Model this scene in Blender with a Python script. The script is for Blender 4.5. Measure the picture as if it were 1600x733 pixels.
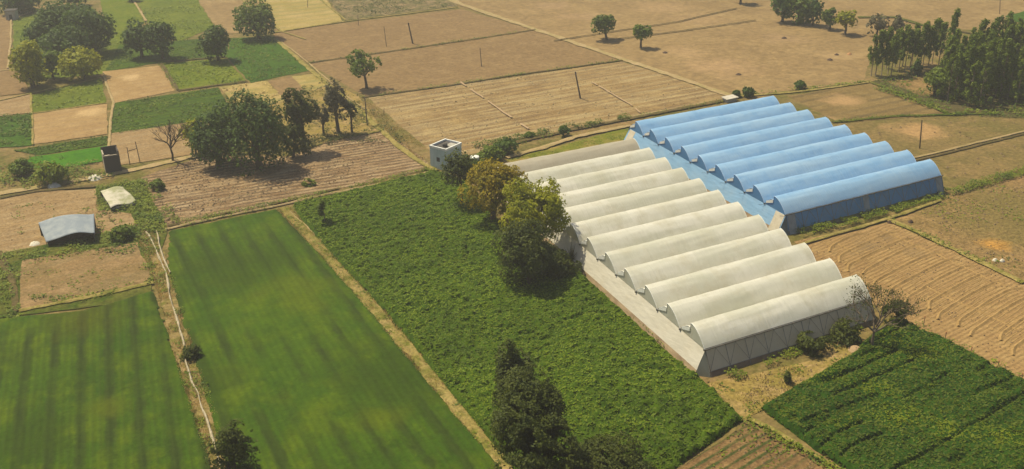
import bpy, bmesh, math, random
import numpy as np
from mathutils import Vector
R=math.radians
scene=bpy.context.scene
for o in list(bpy.data.objects): bpy.data.objects.remove(o,do_unlink=True)
C=scene.collection
rng=np.random.default_rng(7); random.seed(7)

# ---------------------------------------------------------------- camera
F_PX,PITCH,ROLL,YAW,H=1608.6,0.42724,-0.01285,1.0920,90.0
fwd=np.array([math.cos(YAW)*math.cos(PITCH),math.sin(YAW)*math.cos(PITCH),-math.sin(PITCH)])
rt=np.cross(fwd,[0,0,1.]); rt/=np.linalg.norm(rt); up=np.cross(rt,fwd)
r2=rt*math.cos(ROLL)+up*math.sin(ROLL); u2=-rt*math.sin(ROLL)+up*math.cos(ROLL)
cam=bpy.data.cameras.new('camera'); cam_o=bpy.data.objects.new('camera',cam); C.objects.link(cam_o)
from mathutils import Matrix
cam_o.matrix_world=Matrix(((r2[0],u2[0],-fwd[0],0),(r2[1],u2[1],-fwd[1],0),(r2[2],u2[2],-fwd[2],H),(0,0,0,1)))
cam.sensor_width=36; cam.lens=F_PX/1600*36; cam.clip_start=1; cam.clip_end=8000
scene.camera=cam_o

# ---------------------------------------------------------------- light
SUN_EL=R(60); sd=np.array([-0.434,0.90,0]); sd/=np.linalg.norm(sd)      # horizontal direction towards the sun
w=bpy.data.worlds.new('World'); scene.world=w; w.use_nodes=True
nt=w.node_tree; bg=nt.nodes['Background']; sky=nt.nodes.new('ShaderNodeTexSky'); sky.sky_type='NISHITA'
sky.sun_disc=False; sky.sun_elevation=SUN_EL; sky.sun_rotation=math.atan2(sd[0],sd[1]); sky.dust_density=3.0; sky.air_density=1.0
nt.links.new(sky.outputs[0],bg.inputs[0]); bg.inputs[1].default_value=0.085
sl=bpy.data.lights.new('sun','SUN'); sl.energy=4.9; sl.angle=R(0.9); sl.color=(1.0,0.90,0.64)
so=bpy.data.objects.new('sun',sl); C.objects.link(so)
sv=Vector((sd[0]*math.cos(SUN_EL),sd[1]*math.cos(SUN_EL),math.sin(SUN_EL)))
so.rotation_euler=sv.to_track_quat('Z','Y').to_euler(); so.location=(0,0,300)
scene.view_settings.view_transform='Standard'; scene.view_settings.look='None'
scene.view_settings.exposure=0.2; scene.view_settings.gamma=1.0
scene.render.resolution_x=1024; scene.render.resolution_y=469
scene.cycles.volume_bounces=0

# ---------------------------------------------------------------- helpers
Rm=np.array([r2,-u2,fwd])
def g(x,y,z=0.0):
    """point of the surveyed plan: where the sight line of a photo point meets height z"""
    d=Rm.T@np.array([(x-800)/F_PX,(y-366.5)/F_PX,1.0]); t=(z-H)/d[2]; p=d*t; return np.array([p[0],p[1],z])
def G(pts): return [tuple(g(*p)[:2]) for p in pts]
def ang(p,q):
    a,b=g(*p),g(*q); return math.atan2(b[1]-a[1],b[0]-a[0])
def tag(o,label=None,cat=None,group=None,kind=None):
    if label: o['label']=label
    if cat: o['category']=cat
    if group: o['group']=group
    if kind: o['kind']=kind
    return o
def empty(name,loc,rz=0):
    o=bpy.data.objects.new(name,None); C.objects.link(o); o.location=loc; o.rotation_euler=(0,0,rz); o.empty_display_size=.5; return o
def mesh_obj(name,V,Fc,m,parent=None,smooth=False):
    me=bpy.data.meshes.new(name); me.from_pydata([tuple(map(float,v)) for v in V],[],[tuple(f) for f in Fc]); me.update()
    if m: me.materials.append(m)
    if smooth: me.polygons.foreach_set('use_smooth',[True]*len(me.polygons))
    o=bpy.data.objects.new(name,me); C.objects.link(o)
    if parent: o.parent=parent
    return o
def quads_obj(name,V,m,parent=None,tri=False):
    """V: (n,4,3) array of separate quads"""
    n=V.shape[0]; me=bpy.data.meshes.new(name)
    me.vertices.add(n*4); me.vertices.foreach_set('co',V.reshape(-1).astype(np.float32))
    me.loops.add(n*4); me.loops.foreach_set('vertex_index',np.arange(n*4,dtype=np.int32))
    me.polygons.add(n); me.polygons.foreach_set('loop_start',np.arange(0,n*4,4,dtype=np.int32))
    me.update(calc_edges=True); me.validate()
    me.materials.append(m); o=bpy.data.objects.new(name,me); C.objects.link(o)
    if parent: o.parent=parent
    return o
class MB:
    def __init__(s): s.V=[];s.F=[]
    def add(s,V,F):
        k=len(s.V); s.V+= [tuple(v) for v in V]; s.F+=[tuple(i+k for i in f) for f in F]; return s
    def box(s,a,b):
        x0,y0,z0=a;x1,y1,z1=b
        return s.add([(x0,y0,z0),(x1,y0,z0),(x1,y1,z0),(x0,y1,z0),(x0,y0,z1),(x1,y0,z1),(x1,y1,z1),(x0,y1,z1)],
          [(0,3,2,1),(4,5,6,7),(0,1,5,4),(1,2,6,5),(2,3,7,6),(3,0,4,7)])
    def tube(s,pts,rad,n=6,cap=True):
        pts=[Vector(p) for p in pts]
        if not hasattr(rad,'__len__'): rad=[rad]*len(pts)
        V=[];F=[]
        for i,p in enumerate(pts):
            t=(pts[min(i+1,len(pts)-1)]-pts[max(i-1,0)]).normalized()
            a=Vector((0,0,1)) if abs(t.z)<.9 else Vector((1,0,0))
            u=t.cross(a).normalized(); v=t.cross(u)
            for k in range(n):
                c=2*math.pi*k/n; V.append(p+(u*math.cos(c)+v*math.sin(c))*rad[i])
        for i in range(len(pts)-1):
            for k in range(n):
                F.append((i*n+k,i*n+(k+1)%n,(i+1)*n+(k+1)%n,(i+1)*n+k))
        if cap: F.append(tuple(range(n))); F.append(tuple((len(pts)-1)*n+k for k in reversed(range(n))))
        return s.add(V,F)
    def slab(s,quad,t):
        """quad of 4 points with thickness t along its normal"""
        q=[Vector(p) for p in quad]; nn=(q[1]-q[0]).cross(q[3]-q[0]).normalized()*t
        V=q+[p+nn for p in q]
        return s.add(V,[(0,3,2,1),(4,5,6,7),(0,1,5,4),(1,2,6,5),(2,3,7,6),(3,0,4,7)])
    def build(s,name,m,parent=None,smooth=False): return mesh_obj(name,s.V,s.F,m,parent,smooth)
# numpy value noise
_T=np.random.default_rng(3).random((256,256))
def vn(x,y):
    xi=np.floor(x).astype(int);yi=np.floor(y).astype(int);fx=x-xi;fy=y-yi;fx=fx*fx*(3-2*fx);fy=fy*fy*(3-2*fy)
    a=_T[xi%256,yi%256];b=_T[(xi+1)%256,yi%256];c=_T[xi%256,(yi+1)%256];d=_T[(xi+1)%256,(yi+1)%256]
    return (a*(1-fx)+b*fx)*(1-fy)+(c*(1-fx)+d*fx)*fy
def fbm(x,y,o=3):
    s=0;a=.5
    for i in range(o): s=s+a*vn(x*2**i+i*17.3,y*2**i+i*9.1); a*=.5
    return s/(1-.5**o)
def inside(P,x,y):
    n=len(P);r=np.zeros(x.shape,bool)
    for i in range(n):
        x0,y0=P[i];x1,y1=P[(i+1)%n]
        if y0==y1: continue
        c=((y0>y)!=(y1>y))&(x<(x1-x0)*(y-y0)/(y1-y0)+x0); r^=c
    return r
def edge_d(P,x,y):
    d=np.full(x.shape,1e9)
    for i in range(len(P)):
        a=np.array(P[i]);b=np.array(P[(i+1)%len(P)]);ab=b-a;L=ab@ab+1e-9
        t=np.clip(((x-a[0])*ab[0]+(y-a[1])*ab[1])/L,0,1)
        d=np.minimum(d,np.hypot(x-a[0]-t*ab[0],y-a[1]-t*ab[1]))
    return d

# ---------------------------------------------------------------- materials
def hexc(r,g_,b):
    f=lambda c:(c/255/12.92 if c/255<=.04045 else ((c/255+.055)/1.055)**2.4); return (f(r),f(g_),f(b),1)
def c4(c): return tuple(c)+(1,) if len(c)==3 else c
def new_mat(name):
    m=bpy.data.materials.new(name); m.use_nodes=True; t=m.node_tree; return m,t,t.nodes['Principled BSDF']
def N(t,kind,**kw):
    n=t.nodes.new(kind)
    for k,v in kw.items(): setattr(n,k,v)
    return n
def math_(t,op,a,b=None,c=None,clamp=False):
    n=N(t,'ShaderNodeMath',operation=op,use_clamp=clamp)
    for i,v in enumerate((a,b,c)):
        if v is None: continue
        if hasattr(v,'links') or isinstance(v,bpy.types.NodeSocket): t.links.new(v,n.inputs[i])
        else: n.inputs[i].default_value=v
    return n.outputs[0]
def mixc(t,f,a,b):
    n=N(t,'ShaderNodeMix',data_type='RGBA')
    for s,v in ((n.inputs[0],f),(n.inputs[6],a),(n.inputs[7],b)):
        if isinstance(v,bpy.types.NodeSocket): t.links.new(v,s)
        elif s is n.inputs[0]: s.default_value=v
        else: s.default_value=c4(v)
    return n.outputs[2]
def noise(t,vec,scale,detail=4,rough=.6,dist=0):
    n=N(t,'ShaderNodeTexNoise'); n.inputs['Scale'].default_value=scale; n.inputs['Detail'].default_value=detail
    n.inputs['Roughness'].default_value=rough; n.inputs['Distortion'].default_value=dist
    t.links.new(vec,n.inputs['Vector']); return n.outputs[0]
def ramp(t,v,a,b):
    n=N(t,'ShaderNodeMapRange'); n.clamp=True; t.links.new(v,n.inputs[0]); n.inputs[1].default_value=a; n.inputs[2].default_value=b
    return n.outputs[0]
def sat(c,k=1.28):
    l=.2126*c[0]+.7152*c[1]+.0722*c[2]; return tuple(min(.9,max(.004,l+(v-l)*k)) for v in c[:3])
def field_mat(name,c1,c2,c3=None,s=.05,s3=.35,fine=2.2,fine_amt=.35,rows=None,patches=(),bump=.25,streak=None,rough=.97,thresh=(.35,.65)):
    """ground or crop cover. rows=list of (angle,period,colour,strength,wobble,phase); streak=(angle,stretch): noise drawn out along a direction"""
    tone=lambda c: sat(tuple(v*(.90 if c[0]>c[1] else .86) for v in c[:3]),1.17 if c[0]>c[1] else 1.28)
    c1,c2=tone(c1),tone(c2); c3=tone(c3) if c3 else None; patches=[(a_,b_,r_,tone(c_),s_) for a_,b_,r_,c_,s_ in patches]
    m,t,b=new_mat(name); geo=N(t,'ShaderNodeNewGeometry'); P=geo.outputs['Position']
    col=mixc(t,ramp(t,noise(t,P,s,5),*thresh),c1,c2)
    if c3: col=mixc(t,ramp(t,noise(t,P,s3,5,.7),.46,.66),col,c3)
    # crumbs, litter and thin patches a metre or so across
    col=mixc(t,math_(t,'MULTIPLY',ramp(t,noise(t,P,s3*3.1,6,.75),.50,.62),.38),col,tuple(v*.62 for v in c2[:3]))
    col=mixc(t,math_(t,'MULTIPLY',ramp(t,noise(t,P,s3*2.3+.11,5,.7,.6),.56,.68),.35),col,tuple(min(1,v*1.35) for v in (c3 or c1)[:3]))
    if streak:
        mp=N(t,'ShaderNodeMapping',vector_type='TEXTURE'); t.links.new(P,mp.inputs[0]); mp.inputs['Rotation'].default_value=(0,0,streak[0])
        mp.inputs['Scale'].default_value=(streak[1],1,1)
        sn=noise(t,mp.outputs[0],streak[2],4,.7)
        col=mixc(t,math_(t,'MULTIPLY',ramp(t,sn,.45,.62),streak[4]),col,streak[3])
    h=noise(t,P,fine,4,.7)
    xyz=N(t,'ShaderNodeSeparateXYZ'); t.links.new(P,xyz.inputs[0]); x,y=xyz.outputs[0],xyz.outputs[1]
    for (a,per,rc,st,wob,ph) in (rows or ()):
        u=math_(t,'ADD',math_(t,'MULTIPLY',x,-math.sin(a)*2*math.pi/per),math_(t,'MULTIPLY',y,math.cos(a)*2*math.pi/per))
        u=math_(t,'ADD',u,math_(t,'MULTIPLY',noise(t,P,.06,3,.5),wob*8)); u=math_(t,'ADD',u,ph)
        sn=math_(t,'MULTIPLY_ADD',math_(t,'SINE',u),.5,.5)
        fac=math_(t,'MULTIPLY',ramp(t,math_(t,'ADD',sn,math_(t,'MULTIPLY',math_(t,'SUBTRACT',noise(t,P,.4,3),.5),1.0)),.55,.95),st)
        fac=math_(t,'MULTIPLY',fac,ramp(t,noise(t,P,.045,3),.36,.56))
        col=mixc(t,fac,col,rc); h=math_(t,'ADD',h,math_(t,'MULTIPLY',sn,.6 if per<4 else .2))
    for (px,py,rad,pc,st) in patches:
        q=g(px,py); vd=N(t,'ShaderNodeVectorMath',operation='DISTANCE'); t.links.new(P,vd.inputs[0]); vd.inputs[1].default_value=tuple(q)
        dd=math_(t,'ADD',vd.outputs['Value'],math_(t,'MULTIPLY',math_(t,'SUBTRACT',noise(t,P,.12,4,.65),.5),rad*2.2))
        f=ramp(t,dd,rad,rad*.35); col=mixc(t,math_(t,'MULTIPLY',f,st),col,pc)
    dark=N(t,'ShaderNodeMix',data_type='RGBA',blend_type='MULTIPLY'); dark.inputs[0].default_value=fine_amt
    t.links.new(col,dark.inputs[6])
    cr=N(t,'ShaderNodeCombineColor'); vv=math_(t,'MULTIPLY',ramp(t,noise(t,P,fine*.9,5,.75),.3,.7),1.5)
    for i in range(3): t.links.new(vv,cr.inputs[i])
    t.links.new(cr.outputs[0],dark.inputs[7]); dark.clamp_result=False
    t.links.new(dark.outputs[2],b.inputs['Base Color'])
    bp=N(t,'ShaderNodeBump'); bp.inputs['Strength'].default_value=bump; bp.inputs['Distance'].default_value=.35
    t.links.new(h,bp.inputs['Height']); t.links.new(bp.outputs[0],b.inputs['Normal'])
    b.inputs['Roughness'].default_value=rough; b.inputs['Specular IOR Level'].default_value=.1
    return m
def leaf_mat(name,c1,c2,c3,clump=.35,trans=.4):
    c1,c2,c3=[sat(tuple(v*1.3 for v in c),1.15) for c in (c1,c2,c3)]
    dk=tuple(v*.55 for v in c1)
    m,t,b=new_mat(name); geo=N(t,'ShaderNodeNewGeometry')
    tc=N(t,'ShaderNodeTexCoord')
    col=mixc(t,geo.outputs['Random Per Island'],c1,c2)
    col=mixc(t,ramp(t,noise(t,tc.outputs['Object'],clump,3),.48,.68),col,c3)
    col=mixc(t,math_(t,'MULTIPLY',ramp(t,noise(t,tc.outputs['Object'],.055,4,.6),.46,.68),.6),col,dk)
    b.inputs['Roughness'].default_value=.65; b.inputs['Specular IOR Level'].default_value=.25
    t.links.new(col,b.inputs['Base Color'])
    tr=N(t,'ShaderNodeBsdfTranslucent'); t.links.new(col,tr.inputs[0]); mx=N(t,'ShaderNodeMixShader'); mx.inputs[0].default_value=trans
    t.links.new(b.outputs[0],mx.inputs[1]); t.links.new(tr.outputs[0],mx.inputs[2])
    t.links.new(mx.outputs[0],t.nodes['Material Output'].inputs[0]); return m
def plain(name,c,c2=None,s=2.0,rough=.8,bump=.1,metal=0,coord='Object',stretch=(1,1,1),th=(.4,.7)):
    m,t,b=new_mat(name); tc=N(t,'ShaderNodeTexCoord'); mp=N(t,'ShaderNodeMapping'); mp.inputs['Scale'].default_value=stretch
    t.links.new(tc.outputs[coord],mp.inputs[0]); nz=noise(t,mp.outputs[0],s,5,.6)
    t.links.new(mixc(t,ramp(t,nz,*th),c,c2 or tuple(v*.7 for v in c[:3])),b.inputs['Base Color'])
    b.inputs['Roughness'].default_value=rough; b.inputs['Metallic'].default_value=metal; b.inputs['Specular IOR Level'].default_value=.3
    bp=N(t,'ShaderNodeBump'); bp.inputs['Strength'].default_value=bump; bp.inputs['Distance'].default_value=.1
    t.links.new(nz,bp.inputs['Height']); t.links.new(bp.outputs[0],b.inputs['Normal']); return m
def film(name,c,stain,stain2,alpha=0.0,trans=.35,rough=.45,sheen=.4,seam=None):
    """weathered polythene: translucent, with dust and algae blotches drawn out along the tunnel and faint seams"""
    m,t,b=new_mat(name); geo=N(t,'ShaderNodeNewGeometry'); P=geo.outputs['Position']
    mp=N(t,'ShaderNodeMapping'); mp.inputs['Scale'].default_value=(.45,1,1.2); t.links.new(P,mp.inputs[0])
    col=mixc(t,math_(t,'MULTIPLY',ramp(t,noise(t,mp.outputs[0],.16,5,.6),.42,.72),.7),c,stain)
    col=mixc(t,math_(t,'MULTIPLY',ramp(t,noise(t,P,.19,6,.7),.48,.66),.75),col,stain2)
    mp2=N(t,'ShaderNodeMapping'); mp2.inputs['Scale'].default_value=(2.5,.25,.25); t.links.new(P,mp2.inputs[0])
    col=mixc(t,math_(t,'MULTIPLY',ramp(t,noise(t,mp2.outputs[0],.6,3,.6),.5,.7),.25),col,stain)
    if seam:
        xyz=N(t,'ShaderNodeSeparateXYZ'); t.links.new(P,xyz.inputs[0])
        fr=math_(t,'PINGPONG',xyz.outputs[0],seam/2); col=mixc(t,math_(t,'MULTIPLY',math_(t,'LESS_THAN',fr,.06),.14),col,tuple(v*.55 for v in c[:3]))
    if seam:                                   # sheets laid in different years
        cx=N(t,'ShaderNodeCombineXYZ'); xy=N(t,'ShaderNodeSeparateXYZ'); t.links.new(P,xy.inputs[0])
        t.links.new(math_(t,'FLOOR',math_(t,'DIVIDE',xy.outputs[0],seam*2.5)),cx.inputs[0]); t.links.new(math_(t,'FLOOR',math_(t,'DIVIDE',xy.outputs[1],7.2)),cx.inputs[1])
        wn=N(t,'ShaderNodeTexWhiteNoise'); t.links.new(cx.outputs[0],wn.inputs['Vector']); col=mixc(t,math_(t,'MULTIPLY',ramp(t,wn.outputs['Value'],.35,1),.28),col,stain)
    t.links.new(col,b.inputs['Base Color']); b.inputs['Roughness'].default_value=rough; b.inputs['Specular IOR Level'].default_value=sheen
    bp=N(t,'ShaderNodeBump'); bp.inputs['Strength'].default_value=.45; bp.inputs['Distance'].default_value=.2
    t.links.new(noise(t,mp2.outputs[0],1.2,3,.5),bp.inputs['Height']); t.links.new(bp.outputs[0],b.inputs['Normal'])
    tr=N(t,'ShaderNodeBsdfTranslucent'); t.links.new(col,tr.inputs[0]); mx=N(t,'ShaderNodeMixShader'); mx.inputs[0].default_value=trans
    t.links.new(b.outputs[0],mx.inputs[1]); t.links.new(tr.outputs[0],mx.inputs[2]); out=mx.outputs[0]
    if alpha>0:
        tp=N(t,'ShaderNodeBsdfTransparent'); tp.inputs[0].default_value=c4(tuple(min(1,v*1.2+.25) for v in c[:3])); m2=N(t,'ShaderNodeMixShader'); m2.inputs[0].default_value=alpha
        t.links.new(out,m2.inputs[1]); t.links.new(tp.outputs[0],m2.inputs[2]); out=m2.outputs[0]
    t.links.new(out,t.nodes['Material Output'].inputs[0]); return m

TAN=(.30,.195,.090); TAN2=(.25,.16,.078); STRAW=(.42,.30,.13); BROWN=(.20,.13,.068); OLIVE=(.12,.115,.04)
GRN=(.040,.082,.012); GRN2=(.065,.115,.018); DGRN=(.022,.050,.009); YGRN=(.13,.155,.03)
mt_bark=plain('bark',(.10,.07,.045),(.05,.035,.025),3,.95,.6,stretch=(3,3,.6))
mt_barkp=plain('pale_bark',(.26,.20,.14),(.12,.09,.06),2,.9,.4,stretch=(3,3,.5))
mt_twig=plain('grey_twig',(.13,.10,.075),(.07,.05,.04),4,.95,.3)
L_dark=leaf_mat('leaf_dark',(.045,.078,.016),(.085,.125,.024),(.026,.052,.014))
L_mid=leaf_mat('leaf_mid',(.085,.125,.020),(.13,.165,.030),(.050,.082,.018))
L_yel=leaf_mat('leaf_yellowing',(.20,.21,.016),(.29,.28,.020),(.10,.125,.015),.28)
L_orange=leaf_mat('leaf_turning',(.20,.165,.014),(.29,.215,.018),(.115,.12,.015),.3)
L_euc=leaf_mat('leaf_eucalyptus',(.115,.155,.030),(.18,.215,.042),(.07,.105,.024),.5)
L_grey=leaf_mat('leaf_greyish',(.11,.10,.055),(.15,.13,.075),(.07,.075,.035),.5)
L_brownd=leaf_mat('leaf_brown_green',(.050,.064,.014),(.080,.092,.018),(.032,.046,.011),.4)
L_crop=leaf_mat('leaf_crop',(.104,.148,.013),(.160,.205,.022),(.064,.102,.011),.12,.4)
L_crop2=leaf_mat('leaf_crop_dark',(.062,.090,.012),(.090,.120,.015),(.165,.195,.024),.085,.4)
L_wheat=leaf_mat('leaf_wheat',(.070,.125,.013),(.110,.165,.018),(.055,.10,.012),.1,.4)
L_straw=leaf_mat('dry_grass_blade',(.38,.29,.12),(.50,.38,.18),(.24,.21,.07),.3,.3)
L_weed=leaf_mat('leaf_weed',(.10,.14,.02),(.19,.21,.035),(.055,.095,.016),.2,.3)

# ---------------------------------------------------------------- ground and fields
ground_m=field_mat('ground_soil',(.115,.115,.038),(.20,.155,.07),(.27,.185,.095),s=.06,s3=.10,fine=.9,fine_amt=.5)
bm=bmesh.new(); bmesh.ops.create_grid(bm,x_segments=24,y_segments=24,size=2000)
me=bpy.data.meshes.new('ground'); bm.to_mesh(me); bm.free(); me.materials.append(ground_m)
go=bpy.data.objects.new('ground',me); C.objects.link(go); tag(go,'weedy olive and tan earth that shows between all the fields','ground',kind='structure')
_fz=[0.0]
def flat_field(px,m,label,jit=.35,name='field'):
    _fz[0]+=.004; z=.02+_fz[0]; P=G(px); V=[]
    for i in range(len(P)):
        a=np.array(P[i]);b=np.array(P[(i+1)%len(P)]);n=max(2,int(np.linalg.norm(b-a)/3))
        for k in range(n):
            q=a+(b-a)*k/n
            if k: q=q+(np.array([vn(np.array(q[0]*.25),np.array(q[1]*.25)),vn(np.array(q[0]*.25+50),np.array(q[1]*.25+9))])-.5)*2*jit+rng.normal(0,.10,2)
            V.append((q[0],q[1]))
    bm=bmesh.new(); vs=[bm.verts.new((x,y,z)) for x,y in V]; f=bm.faces.new(vs); f.normal_update()
    if f.normal.z<0: f.normal_flip()
    bmesh.ops.triangulate(bm,faces=[f]); me=bpy.data.meshes.new(name); bm.to_mesh(me); bm.free(); me.materials.append(m)
    o=bpy.data.objects.new(name,me); C.objects.link(o); tag(o,label,'field',kind='structure'); return o
def crop_field(px,m,label,h=.5,sp=.6,hf=None,name='crop_field',edge=.6,z0=.03):
    """standing crop: a canopy sheet that rises from its edge to height h, with hf(x,y) relief"""
    P=G(px); A=np.array(P); x0,y0=A.min(0)-sp; x1,y1=A.max(0)+sp
    xs=np.arange(x0,x1,sp); ys=np.arange(y0,y1,sp); X,Y=np.meshgrid(xs,ys,indexing='ij')
    Xj=X+(vn(X*1.7,Y*1.7)-.5)*sp*.6; Yj=Y+(vn(X*1.7+40,Y*1.7+11)-.5)*sp*.6
    ed=edge_d(P,Xj,Yj); ins=inside(P,Xj,Yj); d=np.where(ins,ed,-ed)+(fbm(Xj*.5,Yj*.5)-.5)*edge
    Z=z0+np.clip(d/edge,0,1)**.5*h*(1 if hf is None else hf(Xj,Yj)); keep=d>-sp*.5
    idx=-np.ones(X.shape,int); cell=keep[:-1,:-1]&keep[1:,:-1]&keep[:-1,1:]&keep[1:,1:]
    used=np.zeros(X.shape,bool)
    for a,b in ((0,0),(1,0),(0,1),(1,1)): used[a:used.shape[0]-1+a,b:used.shape[1]-1+b]|=cell
    idx[used]=np.arange(used.sum()); V=np.stack([Xj[used],Yj[used],Z[used]],1)
    i,j=np.nonzero(cell); Q=np.stack([idx[i,j],idx[i+1,j],idx[i+1,j+1],idx[i,j+1]],1).astype(np.int32)
    me=bpy.data.meshes.new(name); me.vertices.add(len(V)); me.vertices.foreach_set('co',V.reshape(-1).astype(np.float32))
    me.loops.add(Q.size); me.loops.foreach_set('vertex_index',Q.reshape(-1)); me.polygons.add(len(Q))
    me.polygons.foreach_set('loop_start',np.arange(0,Q.size,4,dtype=np.int32)); me.update(calc_edges=True); me.validate()
    me.polygons.foreach_set('use_smooth',[True]*len(me.polygons)); me.materials.append(m)
    o=bpy.data.objects.new(name,me); C.objects.link(o); tag(o,label,'field',kind='structure'); return o
def cards(px_or_P,dens,size,m,name,label,cat,zf=None,h=.4,world=False,upright=False,z0=.0,keepf=None,asp=.5):
    """uncountable leaves or blades scattered over a patch, one object"""
    P=px_or_P if world else G(px_or_P); A=np.array(P); x0,y0=A.min(0); x1,y1=A.max(0)
    n=int((x1-x0)*(y1-y0)*dens); x=rng.uniform(x0,x1,n); y=rng.uniform(y0,y1,n); k=inside(P,x,y)
    if keepf is not None: k&=keepf(x,y)
    x=x[k];y=y[k];n=len(x)
    z=z0+(zf(x,y) if zf else 0)+rng.uniform(0,h,n)*(0 if upright else 1)
    c=np.stack([x,y,z],1); return leaf_quads(c,None,size,m,name,label,cat,upright,h,asp)
def leaf_quads(c,nrm,size,m,name,label=None,cat=None,upright=False,h=.4,asp=.5,parent=None):
    n=len(c); s=size*rng.uniform(.6,1.35,n)[:,None]
    if upright:
        a=rng.uniform(0,2*math.pi,n); u=np.stack([np.cos(a),np.sin(a),0*a],1)*s*.5; v=np.stack([rng.normal(0,.25,n),rng.normal(0,.25,n),rng.uniform(.6,1.2,n)],1)*h
        Q=np.stack([c-u*.6,c+u*.6,c+v+u*.3,c+v-u*.3],1)
    else:
        if nrm is None:
            nrm=rng.normal(0,.42,(n,3)); nrm[:,2]=np.abs(nrm[:,2])+.7
        nrm=nrm/np.linalg.norm(nrm,axis=1,keepdims=True); a=rng.normal(0,1,(n,3)); u=np.cross(nrm,a); u/=np.linalg.norm(u,axis=1,keepdims=True); v=np.cross(nrm,u)
        Q=np.stack([c-u*s,c-v*s*asp,c+u*s,c+v*s*asp],1)
    o=quads_obj(name,Q,m,parent)
    if label: tag(o,label,cat,kind='stuff')
    return o
def path_pts(px,step=2.0,smooth=True):
    P=[np.array(q) for q in G(px)]; out=[]
    for i in range(len(P)-1):
        n=max(1,int(np.linalg.norm(P[i+1]-P[i])/step))
        for k in range(n): out.append(P[i]+(P[i+1]-P[i])*k/n)
    out.append(P[-1]); return np.array(out)
def ribbon(px,wid,m,label,name='path',h=.0,z=None,step=1.2,jit=.25,wj=.3,cat='path',kind='structure',gap=None,step_h=None):
    """irregular strip of ground; h>0 makes it a low earth bank with a rounded top"""
    if z is None: _fz[0]+=.004; z=.045+_fz[0]
    p=path_pts(px,step); t=np.gradient(p,axis=0); t/=np.linalg.norm(t,axis=1,keepdims=True)+1e-9; nn=np.stack([-t[:,1],t[:,0]],1)
    s=np.arange(len(p))*step+rng.uniform(0,900); off=(fbm(s*.12,s*0+3)-.5)*2*jit
    V=[];F=[]; prof=((-1,0),(-.55,.8),(0,1),(.55,.8),(1,0))
    hw=np.asarray(wid)/2*(1+(fbm(s*.35,s*0+8)-.5)*2*wj)*np.ones(len(p))
    hh=h*(.55+.9*vn(s*.5,s*0+5)) if h else 0*s
    for i in range(len(p)):
        for a,b in prof:
            q=p[i]+nn[i]*(off[i]+a*hw[i]*(1+rng.normal(0,.10) if abs(a)==1 else 1)); V.append((q[0],q[1],z+hh[i]*b+(0.003*b if not h else 0)))
    for i in range(len(p)-1):
        if gap is not None and vn(np.array(s[i]*gap),np.array(2.))<.38: continue
        for k in range(4): F.append((i*5+k,i*5+k+1,(i+1)*5+k+1,(i+1)*5+k))
    F=[tuple(reversed(f)) for f in F]
    o=mesh_obj(name,V,F,m,None,h>0); tag(o,label,cat,kind=kind); return o
def strip_poly(px,wid):
    p=path_pts(px,4); t=np.gradient(p,axis=0); t/=np.linalg.norm(t,axis=1,keepdims=True); nn=np.stack([-t[:,1],t[:,0]],1)*wid/2
    return [tuple(q) for q in (p+nn)]+[tuple(q) for q in (p-nn)[::-1]]

ROW=0.0   # direction of most furrows: along the world x axis
m_tanstub=field_mat('stubble_tan',TAN,(.25,.17,.085),STRAW,s=.03,s3=.2,streak=(0,9,.5,(.42,.32,.17),.55),fine_amt=.5,rows=[(0,2.6,(.17,.11,.06),.35,.15,0)])
m_plough=field_mat('ploughed_brown',(.232,.158,.082),(.205,.138,.072),(.265,.185,.098),s=.02,s3=.15,fine=.8,fine_amt=.35)
m_plough2=field_mat('ploughed_brown_far',(.27,.190,.098),(.235,.165,.084),(.31,.222,.115),s=.012,s3=.07,fine=.5,fine_amt=.35,
    patches=[(1130,105,14,(.38,.26,.15),.6),(1070,82,10,(.36,.25,.14),.6),(1035,12,14,(.36,.25,.14),.6),(1090,30,13,(.36,.25,.14),.5),(860,10,10,(.36,.25,.15),.5),(905,25,10,(.36,.25,.15),.4),(1225,60,9,(.36,.25,.15),.4),(1310,87,8,(.38,.27,.15),.6),(1400,5,10,(.36,.26,.14),.4)])
m_plough2b=plain('pale_wheel_mark',(.36,.25,.14),(.31,.21,.12),.5,.95,.1)
m_stubC=field_mat('stubble_rows',(.27,.185,.09),(.22,.15,.075),(.36,.26,.13),s=.025,s3=.12,streak=(0,14,.45,(.42,.33,.17),.6),fine_amt=.5,rows=[(0.02,3.4,(.165,.11,.06),.55,.2,1)])
m_trees_soil=field_mat('clod_rows',(.235,.155,.09),(.19,.125,.07),(.36,.25,.14),s=.05,s3=.25,streak=(-.05,7,.75,(.42,.31,.18),.8),fine_amt=.6,bump=.8,rows=[(-.06,1.9,(.10,.066,.038),.85,.3,0)],
    patches=[(480,240,9,(.42,.30,.18),.7)])
m_tanfurrow=field_mat('tan_furrows',(.33,.22,.11),(.275,.18,.09),(.37,.26,.13),s=.04,s3=.3,fine_amt=.35,bump=.5,rows=[(.13,.95,(.24,.15,.07),.4,.1,0)],patches=[(1355,385,3,(.2,.15,.09),.6),(1385,372,2.5,(.2,.15,.09),.6),(1335,395,2.5,(.2,.15,.09),.5),(1432,397,2.5,(.2,.15,.09),.5)])
m_rough=field_mat('rough_earth',(.27,.175,.09),(.19,.145,.06),(.33,.22,.11),s=.06,s3=.2,fine=1.4,fine_amt=.6,bump=.5,patches=[(1570,345,20,(.17,.14,.055),.6),(1630,330,18,(.17,.14,.055),.6),(1550,384,4,(.46,.26,.09),.9)])
m_roughg=field_mat('rough_green_brown',(.135,.125,.045),(.20,.135,.065),(.10,.115,.03),s=.06,s3=.2,fine=1.2,fine_amt=.6,bump=.5)
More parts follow.
